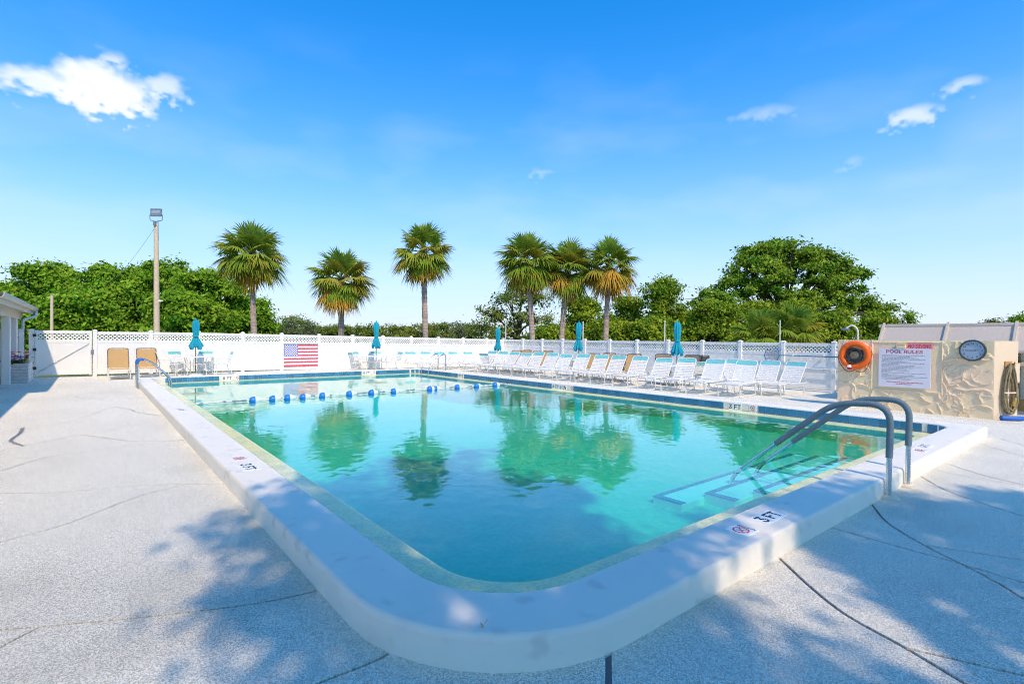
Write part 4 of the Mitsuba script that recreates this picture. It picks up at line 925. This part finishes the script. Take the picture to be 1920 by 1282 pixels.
# trees on the right side
oakb = [((-6.9, 0, 5.6), (2.0, 2.0, 1.2)), ((-5.0, 0.5, 7.0), (1.9, 2, 1.2)), ((-3.9, -0.5, 8.6), (1.9, 2, 1.3)), ((-2.4, 0.6, 10.2), (2.0, 2, 1.2)), ((-0.7, -0.4, 10.4), (2.0, 2, 1.2)), ((1.4, 0.5, 9.9), (1.9, 2, 1.1)), ((-2.6, -0.6, 8.6), (1.8, 1.8, 1.1)), ((2.4, -0.5, 8.6), (1.7, 1.8, 1.0)), ((3.2, 0, 9.7), (1.6, 1.8, 0.95)), ((4.6, 0.3, 8.9), (1.7, 1.8, 1.1)), ((6.2, -0.2, 8.0), (1.6, 1.8, 1.0)),
        ((5.4, 0.4, 6.6), (1.8, 1.8, 0.9)), ((7.4, 0.2, 5.2), (1.7, 1.7, 0.9)), ((9.0, 0.0, 4.6), (1.3, 1.5, 0.9)), ((2.6, -0.8, 7.3), (1.8, 1.8, 1.0)), ((-1.6, -1, 7.5), (1.7, 1.7, 1.0)), ((0.4, 0.8, 8.6), (1.5, 1.6, 0.9)), ((-3.2, -0.8, 6.3), (1.8, 1.8, 1.0)), ((0.6, -0.8, 5.6), (2.2, 2.0, 1.2)), ((4.0, -0.4, 5.2), (2.0, 2.0, 1.2)), ((-5.4, -0.5, 4.2), (2.2, 2.0, 1.3))]


def turned(bl):
    """Blob offsets given across and along the line of sight, turned into the scene's axes."""
    rx_, fw_ = RGT[:2], np.array([math.sin(YAW), math.cos(YAW)])
    return [((c[0] * rx_[0] + c[1] * fw_[0], c[0] * rx_[1] + c[1] * fw_[1], c[2]), r) for c, r in bl]


tree('oak_tree', 'tall spreading live oak with open branching crown, the largest tree on the right', 'tree', at(1475, 50, GZ), 3.6, 0.55, turned(oakb), 301, clumps=12.5, leaves=85, size=0.16, spread=0.36, cols=(OA, OB))
tree('oak_tree', 'sparse grey-green oak with bare limbs behind the palm trio', 'tree', at(968, 44, GZ), 2.0, 0.28, turned([((-2.6, 0, 2.6), (1.4, 1.4, 0.9)), ((-2.0, 0.5, 3.9), (1.3, 1.3, 0.8)), ((-0.6, 0, 4.9), (1.4, 1.4, 0.9)), ((0.5, 0.3, 5.9), (1.3, 1.3, 0.9)), ((1.7, 0.0, 5.0), (1.1, 1.2, 0.8)), ((1.9, 0.3, 3.4), (1.1, 1.2, 0.7)), ((0.4, -0.4, 3.4), (1.2, 1.2, 0.8)), ((-1.2, -0.2, 2.0), (1.6, 1.4, 0.9)), ((1.4, 0, 1.6), (1.6, 1.4, 0.9))]), 302, clumps=11, leaves=60, size=0.13, spread=0.4, cols=((0.16, 0.24, 0.05), (0.28, 0.33, 0.08)))
midt = [(1092, 46, 5.6, 2.5, 'round dark green tree between the second and third palms of the trio'), (1178, 48, 5.7, 2.6, 'green tree directly behind the right palm of the trio'), (1243, 45, 7.2, 2.6, 'tall green tree right of the palm trio'), (1285, 49, 4.4, 2.2, 'lower green tree filling the gap right of the palm trio'), (1340, 42, 4.9, 2.8, 'dense green tree at the left foot of the big oak'), (1030, 43, 2.9, 2.2, 'low olive bush at the foot of the palm trio'),
        (1565, 44, 4.2, 3.0, 'dense green tree at the right foot of the big oak'), (1640, 47, 4.4, 2.7, 'green tree behind the outdoor shower'), (1140, 41, 3.5, 2.4, 'low green shrub tree behind the midway umbrella'), (1225, 40, 3.4, 2.4, 'low green shrub tree behind the near umbrella'), (1415, 47, 5.4, 3.2, 'dark green tree under the middle of the big oak'), (1500, 46, 5.4, 3.2, 'dark green tree under the right half of the big oak')]
for i, (px, dp, h, hw, lb) in enumerate(midt):
    b = blob_cloud(140 + i, 12, hw, 0.6, h, 0.85, 1.3, hw * 0.75, 0.8); tree('shade_tree', lb, 'tree', at(px, dp, GZ), h * 0.35, 0.18, b, 240 + i, clumps=14, leaves=62, size=0.14, spread=0.36, cols=((0.16, 0.28, 0.025), (0.40, 0.47, 0.04)), group='green trees behind the right fence')
tree('branching_tree', 'small open-branched tree above the left end of the white shed roof', 'tree', at(1700, 46, GZ), 1.6, 0.2, turned([((-1.6, 0, 2.6), (1.3, 1.2, 0.8)), ((-0.3, 0, 3.7), (0.9, 1, 0.6)), ((0.5, 0, 3.0), (0.9, 1, 0.6)), ((1.3, 0, 2.5), (0.7, 0.8, 0.45)), ((-0.6, 0, 2.0), (1.2, 1.2, 0.7)), ((0.2, 0, 4.2), (0.6, 0.6, 0.35))]), 320, clumps=10, leaves=34, size=0.13, spread=0.28, cols=(OA, OB))
for i, (px, dp, h, hw, lb) in enumerate(((1868, 60, 4.4, 2.2, 'small reddish green tree over the right end of the shed roof'), (1925, 58, 4.9, 2.4, 'green tree at the right picture edge above the shed'))):
    tree('shade_tree', lb, 'tree', at(px, dp, GZ), 1.6, 0.2, blob_cloud(170 + i, 8, hw, 1.2, h, 0.8, 1.1), 340 + i, clumps=13, leaves=50, size=0.14, cols=((0.16, 0.20, 0.03), (0.30, 0.22, 0.05)) if i == 0 else (OA, OB))
# far tree line
rng = np.random.default_rng(77); bl_ = []
for px in range(480, 900, 9):
    dp = rng.uniform(78, 92); h = 3.1 + 0.9 * meshkit.noise(np.array([px * 0.021, 0.3, 0.7]), 3) + rng.uniform(-0.3, 0.3) + (1.0 if 540 < px < 575 else 0) + (0.5 if px > 780 else 0); p_ = at(px, dp, GZ)
    for z in (0.9, h * 0.55, h - 0.7): bl_.append((p_ + np.array([rng.uniform(-0.5, 0.5), rng.uniform(-0.5, 0.5), z]), (1.3, 1.3, 0.8)))
P_, N_, C_ = crown_points(rng, bl_, 9, 34, 0.36, (0.15, 0.21, 0.035), (0.28, 0.30, 0.05)); m_, c_ = leaf_mesh(rng, P_, N_, 0.17, C_)
put('distant_wood', m_, 'mat_leaf', color=c_); tag('distant_wood', 'low far-off wood along the horizon behind the white fence', 'wood', kind='stuff')
for i, (px, h, lb) in enumerate(((545, 4.2, 'thin wispy grey-green tree standing out of the far wood, left one'), (580, 3.9, 'thin wispy grey-green tree standing out of the far wood, right one'), (862, 4.0, 'wispy grey-green tree between the third palm and the sparse oak'))):
    tree('wispy_tree', lb, 'tree', at(px, 66, GZ), h * 0.5, 0.12, [((0, 0, h - 0.6), (0.8, 0.8, 0.5)), ((0.6, 0.2, h - 1.2), (0.8, 0.8, 0.5)), ((-0.7, 0, h - 1.3), (0.8, 0.8, 0.5)), ((0, 0, h - 1.9), (1.0, 0.9, 0.5))], 360 + i, clumps=8, leaves=26, size=0.13, cols=((0.16, 0.21, 0.10), (0.26, 0.30, 0.14)))


# ------------------------------------------------------------------ palms
def frond(seed, elev, pet, seg, droop, fan=2.2, nseg=28):
    """A costapalmate leaf leaving the origin towards +x at the elevation (degrees)."""
    r_ = np.random.default_rng(seed); e = math.radians(elev); ax = np.array([math.cos(e), 0, math.sin(e)]); side = np.array([0, 1.0, 0]); nrm = np.cross(ax, side) * -1.0
    if nrm[2] < 0: nrm = -nrm
    base = ax * pet - np.array([0, 0, droop * 0.12 * pet]); V, Fc = [], []
    pt = tube(curve([(0, 0, 0), ax * pet * 0.55 + np.array([0, 0, 0.02]), base], 3), [0.022, 0.02, 0.018, 0.016, 0.014, 0.013, 0.012], 4); V.append(pt.vertices); Fc.append(pt.faces); o = len(pt.vertices)
    for i in range(nseg):
        a = (i / (nseg - 1) - 0.5) * 2 * fan + r_.uniform(-0.05, 0.05); ln = seg * (0.72 + 0.28 * math.cos(a * 0.75)) * r_.uniform(0.85, 1.1); d = ax * math.cos(a) + side * math.sin(a) - nrm * 0.22 * abs(math.sin(a)); d /= np.linalg.norm(d)
        w = np.cross(nrm, d); w /= np.linalg.norm(w); tw = r_.uniform(-0.5, 0.5); w = w * math.cos(tw) + nrm * math.sin(tw); st = base + ax * 0.10 * max(0, math.cos(a)); q = []
        for t, ww in ((0.0, 0.02), (0.35, 0.050), (0.7, 0.036), (1.0, 0.004)):
            c = st + d * ln * t - np.array([0, 0, 1.0]) * droop * ln * t ** 2.2 * r_.uniform(0.8, 1.2); q += [c - w * ww, c + w * ww]
        V.append(np.array(q)); f_ = []
        for j in range(3): f_ += [[o + 2 * j, o + 2 * j + 1, o + 2 * j + 3], [o + 2 * j, o + 2 * j + 3, o + 2 * j + 2]]
        Fc.append(np.array(f_)); o += 8
    return M(np.vstack(V), np.vstack(Fc))


FR = []
for ci, (el, pet, seg, dr_) in enumerate(((74, 0.9, 1.0, 0.14), (48, 1.05, 1.1, 0.2), (22, 1.15, 1.1, 0.32), (-4, 1.15, 1.1, 0.5), (-30, 1.1, 1.05, 0.65), (-55, 0.9, 0.95, 0.6))):
    FR.append([[mikit.ply(frond(500 + ci * 10 + v_, el + (v_ - 1) * 9, pet, seg, dr_), mt) for mt in {0: ('mat_palm_green', 'mat_palm_deep', 'mat_palm_bright'), 1: ('mat_palm_deep', 'mat_palm_green', 'mat_palm_bright'), 2: ('mat_palm_green', 'mat_palm_bright', 'mat_palm_olive'), 3: ('mat_palm_olive', 'mat_palm_green', 'mat_palm_bright'), 4: ('mat_palm_gold', 'mat_palm_olive', 'mat_palm_green'), 5: ('mat_palm_brown', 'mat_palm_gold', 'mat_palm_olive')}[ci]] for v_ in range(3)])


def palm(label, base_px, crown_px, depth, h, size, brown, seed, counts=(7, 12, 16, 18, 16, 9)):
    r_ = np.random.default_rng(seed); k = thing('palm_tree', label, 'palm tree', 'cabbage palms behind the fence'); b, t = at(base_px, depth, GZ), at(crown_px, depth, h)
    n = 40; ts = np.linspace(0, 1, n)[:, None]; mid = (b + t) / 2 + np.array([r_.uniform(-0.12, 0.12), r_.uniform(-0.12, 0.12), 0]); pth = (1 - ts) ** 2 * b + 2 * ts * (1 - ts) * mid + ts ** 2 * t
    rad = 0.195 - 0.045 * ts[:, 0] + 0.012 * np.sin(ts[:, 0] * 90) + r_.normal(size=n) * 0.006; cut_ = int(n * 0.70); put(k + '__trunk', tube(pth[:cut_ + 1], rad[:cut_ + 1], 12), 'mat_palm_trunk', True)
    boots = [tube(pth[cut_:], rad[cut_:] * 1.06, 12)]
    for i in range(70):
        q = r_.uniform(0.72, 1.0); a = r_.uniform(0, 2 * PI); c = (1 - q) ** 2 * b + 2 * q * (1 - q) * mid + q * q * t; d = np.array([math.cos(a), math.sin(a), 0]); boots.append(tube([c + d * 0.15, c + d * 0.24 + np.array([0, 0, 0.22])], [0.05, 0.015], 4))
    put(k + '__leaf_base', cat(boots), 'mat_palm_boots')
    for ci, cn in enumerate(counts):
        for i in range(cn):
            v_ = int(r_.integers(3)); opts = FR[ci][v_]; mi_ = int(np.clip(r_.integers(len(opts)) + (int(r_.integers(2)) if ci < 3 else -1 if r_.uniform() < brown else 1), 0, len(opts) - 1)); a = i * 360 / cn + ci * 37 + r_.uniform(-14, 14); s_ = size * r_.uniform(0.88, 1.1)
            put(k + '__frond', opts[mi_], None, to=T().translate([t[0], t[1], t[2] - 0.05 * ci + r_.uniform(-0.08, 0.08)]).rotate([0, 0, 1], a).rotate([0, 1, 0], r_.uniform(-15, 15)).scale([s_, s_, s_ * r_.uniform(0.92, 1.05)]))
    for i in range(3): put(k + '__spear', tube([t, t + np.array([r_.uniform(-0.2, 0.2), r_.uniform(-0.2, 0.2), 1.3 * size])], [0.03, 0.004], 4), 'mat_palm_green')


DP = 33.0


def crown_h(y_top, size): return 1.549 + (634 - y_top) / FOC * DP - 1.85 * size


palm('tall palm with full round green crown, left of the flag', 479, 471, DP, crown_h(421, 1.05), 1.05, 0.12, 61)
palm('shortest palm, golden lower fronds, above the flag', 639, 640, DP, crown_h(470, 0.97), 0.97, 0.6, 62, (6, 10, 13, 15, 16, 9))
palm('tall palm with gappy crown standing alone in the middle', 800, 793, DP, crown_h(421, 0.93), 0.93, 0.3, 63, (6, 9, 10, 13, 15, 9))
palm('leftmost palm of the trio, leaning and mostly green', 1001, 987, DP, crown_h(435, 0.95), 0.95, 0.12, 64)
palm('middle palm of the trio, with a leaning dark trunk', 1050, 1063, DP + 1.0, crown_h(446, 0.92), 0.92, 0.25, 65)
palm('rightmost palm of the trio, with a golden skirt of dying fronds', 1133, 1140, DP, crown_h(443, 0.92), 0.92, 0.85, 66, (6, 10, 10, 12, 20, 12))
for i, (px, h, lb) in enumerate(((1425, 1.9, 'bushy fan palm with yellowing fronds in front of the oak, left one'), (1482, 2.2, 'bushy fan palm with yellowing fronds in front of the oak, right one'))):
    r_ = np.random.default_rng(90 + i); k = thing('fan_palm', lb, 'palm bush'); t = at(px, 34.5, h); put(k + '__stem', tube([at(px, 34.5, GZ), t], [0.2, 0.16], 8), 'mat_palm_boots', True)
    for ci, cn in enumerate((5, 8, 9, 9, 8, 6)):
        for q in range(cn):
            opts = FR[ci][int(r_.integers(3))]; s_ = r_.uniform(0.9, 1.15); put(k + '__frond', opts[int(r_.integers(len(opts)))], None, to=T().translate([t[0], t[1], t[2]]).rotate([0, 0, 1], q * 360 / cn + r_.uniform(-20, 20)).scale([s_, s_, s_]))

# ------------------------------------------------------------------ poles
k = thing('light_pole', 'tall tan concrete light pole with a floodlight frame on top', 'light pole'); b = at(294.5, 29.0, GZ); t = at(292.0, 29.0, 7.75)
put(k + '__shaft', tube([b, t], [0.165, 0.11], 10), 'mat_concrete_pole', True)
u_ = np.array([RGT[0], RGT[1], 0]); zz = np.array([0, 0, 1.0])
put(k + '__bracket', tube(bend([t - u_ * 0.30 + zz * 0.62, t - u_ * 0.36 + zz * 0.45, t - u_ * 0.34 + zz * 0.2, t + zz * 0.12, t + u_ * 0.34 + zz * 0.2, t + u_ * 0.36 + zz * 0.45, t + u_ * 0.30 + zz * 0.62], 0.06), 0.022, 6), 'mat_grey_metal', True)
hd = frame(t + zz * 0.62, u_, zz); put(k + '__lamp_head', moved(cat([bx(-0.30, -0.20, -0.05, -0.25, 0.22, 0.05), bx(0.25, -0.20, -0.05, 0.30, 0.22, 0.05), bx(-0.25, 0.18, -0.05, 0.25, 0.22, 0.05), bx(-0.25, -0.20, -0.06, 0.25, -0.02, 0.06)]), mat=hd), 'mat_grey_metal')
put(k + '__lens', moved(bx(-0.25, -0.02, -0.02, 0.25, 0.18, 0.02), mat=hd), 'mat_clock_face')
put(k + '__conduit', tube([t + u_ * 0.1 + zz * 0.2, t + u_ * 0.12 - zz * 0.9], 0.025, 6), 'mat_grey_metal'); put(k + '__junction_box', moved(bx(-0.06, -0.12, -0.06, 0.06, 0.12, 0.06), mat=frame(t + u_ * 0.02 - FWD * 0.14, u_, zz)), 'mat_grey_metal')
c_ = b + (t - b) * ((1.549 + (634 - 571) / FOC * 29 - GZ) / (t[2] - GZ)); put(k + '__side_lamp', tube([c_ + u_ * 0.1, c_ + u_ * 0.36 + zz * 0.03], [0.07, 0.03], 8), 'mat_white_paint')
k = thing('guy_wire', 'thin wire sloping down left from the top of the light pole', 'wire'); w0 = t - zz * 0.1; w1 = at(200, 33, 4.6); put(k + '__wire', tube([w0 * (1 - s_) + w1 * s_ - zz * 0.25 * math.sin(PI * s_) for s_ in np.linspace(0, 1, 12)], 0.008, 5), 'mat_grey_metal'); put(k + '__clamp', tube([w0, w0 + (w1 - w0) * 0.02], 0.02, 6), 'mat_grey_metal')
k = thing('utility_pole', 'short pale pole behind the gate in front of the grove', 'pole'); b = at(97, 30, GZ); b2 = at(97, 30, 3.8); put(k + '__shaft', tube([b, b2], [0.085, 0.07], 8), 'mat_concrete_pole', True); put(k + '__cap', tube([b2, b2 + zz * 0.05], [0.08, 0.02], 8), 'mat_grey_metal'); put(k + '__lamp_arm', tube([b2 - zz * 0.25, b2 - zz * 0.28 - u_ * 0.22], [0.02, 0.015], 6), 'mat_grey_metal')
for px, y0, lb in ((948, 607, 'thin white pole beside the far corner of the fence'), (1093, 603, 'thin white pole just right of the midway umbrella'), (1246, 600, 'thin white pole just left of the near umbrella'), (1462, 598, 'thin white pole rising above the leaf net')):
    k = thing('slim_pole', lb, 'pole', None); dp = 27.5 if px > 1000 else 33; b, t = at(px, dp, GZ), at(px, dp, 1.549 + (634 - y0) / FOC * dp); put(k + '__shaft', tube([b, t], 0.03, 7), 'mat_white_paint', True); put(k + '__cap', tube([t, t + zz * 0.05], [0.036, 0.01], 7), 'mat_white_paint')

k = thing('fallen_leaf', 'small dry brown leaf lying on the near rounded coping', 'leaf'); m_, c_ = leaf_mesh(np.random.default_rng(3), np.array([[-0.03, -0.07, HC + 0.008]]), np.array([[0.1, 0.1, 1.0]]), 0.022, np.array([[0.2, 0.12, 0.04]])); put(k + '__blade', m_, 'mat_wood'); put(k + '__stalk', tube([(-0.01, -0.06, HC + 0.008), (0.02, -0.04, HC + 0.006)], 0.0012, 4), 'mat_wood')
# flowers in the planter
for i, (x, y, hgt_, mt, nm) in enumerate(((-3.30, 20.75, 0.30, 'mat_flower', 'red flowering plant, the taller one in the brick planter'), (-3.34, 20.5, 0.16, 'mat_flower_b', 'low purple flowering plant in the brick planter'))):
    r_ = np.random.default_rng(600 + i); k = thing('flowering_plant', nm, 'flower'); n = 60; P_ = np.column_stack([x + r_.normal(size=n) * 0.13, y + r_.normal(size=n) * 0.16, 0.62 + r_.uniform(0, hgt_ * 0.8, n)])
    m_, c_ = leaf_mesh(r_, P_, np.tile([0, 0, 1.0], (n, 1)), 0.05, np.tile([0.05, 0.11, 0.02], (n, 1))); put(k + '__foliage', m_, 'mat_leaf', color=c_)
    for q in range(9):
        c = (x + r_.normal() * 0.11, y + r_.normal() * 0.15, 0.62 + hgt_ * r_.uniform(0.6, 1.25)); pet = []
        for a in range(5):
            an = a * 2 * PI / 5; pet.append(moved(trimesh.creation.icosphere(1, 1.0), (c[0] + 0.03 * math.cos(an), c[1] + 0.03 * math.sin(an), c[2]), mat=np.diag([0.028, 0.028, 0.014, 1.0])))
        put(k + '__blossom', cat(pet), mt)

# ------------------------------------------------------------------ the shade trees behind the camera, whose shadow lies on the foreground
def shade_at(x, y, h):
    """Where a leaf at height h must hang for the sun to drop its shadow on (x, y)."""
    return np.array([x, y, 0]) + SUN / SUN[2] * h


sb = []
for x, y, h, r in ((1.5, 3.2, 10.5, 1.15), (2.1, 2.4, 9.5, 1.1), (0.9, 2.0, 10.0, 1.1), (1.7, 1.2, 9.2, 1.0), (0.5, 0.9, 9.6, 1.0), (2.3, 3.7, 10.8, 0.9), (0.0, 2.2, 10.6, 0.75), (-0.3, 1.2, 9.8, 0.6), (0.2, -0.2, 9.4, 0.95), (1.2, 0.1, 9.0, 0.8), (-0.5, -0.7, 9.9, 0.8), (0.8, -0.9, 9.2, 0.7),
                   (3.3, -0.25, 9.6, 0.42), (4.1, -0.35, 9.2, 0.36), (4.6, -0.85, 9.8, 0.42), (4.0, -1.3, 9.2, 0.45), (5.5, -1.3, 9.6, 0.42), (3.1, -0.95, 9.0, 0.5), (2.6, -1.3, 9.4, 0.45), (3.4, 0.1, 10.0, 0.28), (5.2, -2.3, 9.4, 0.7), (3.2, -2.0, 9.0, 0.5), (4.9, -1.7, 9.0, 0.3), (1.1, -1.5, 9.3, 0.45)):
    sb.append((shade_at(x, y, h * 0.62), (r, r, r * 0.75)))
base = np.array([-1.6, -7.5, GZ])
tree('oak_tree', 'broad shade oak standing behind the viewpoint, shading the near pool corner', 'tree', base, 3.4, 0.35, [(c - base, r) for c, r in sb], 700, clumps=22, leaves=75, size=0.085, spread=0.20, cols=(OA, OB))
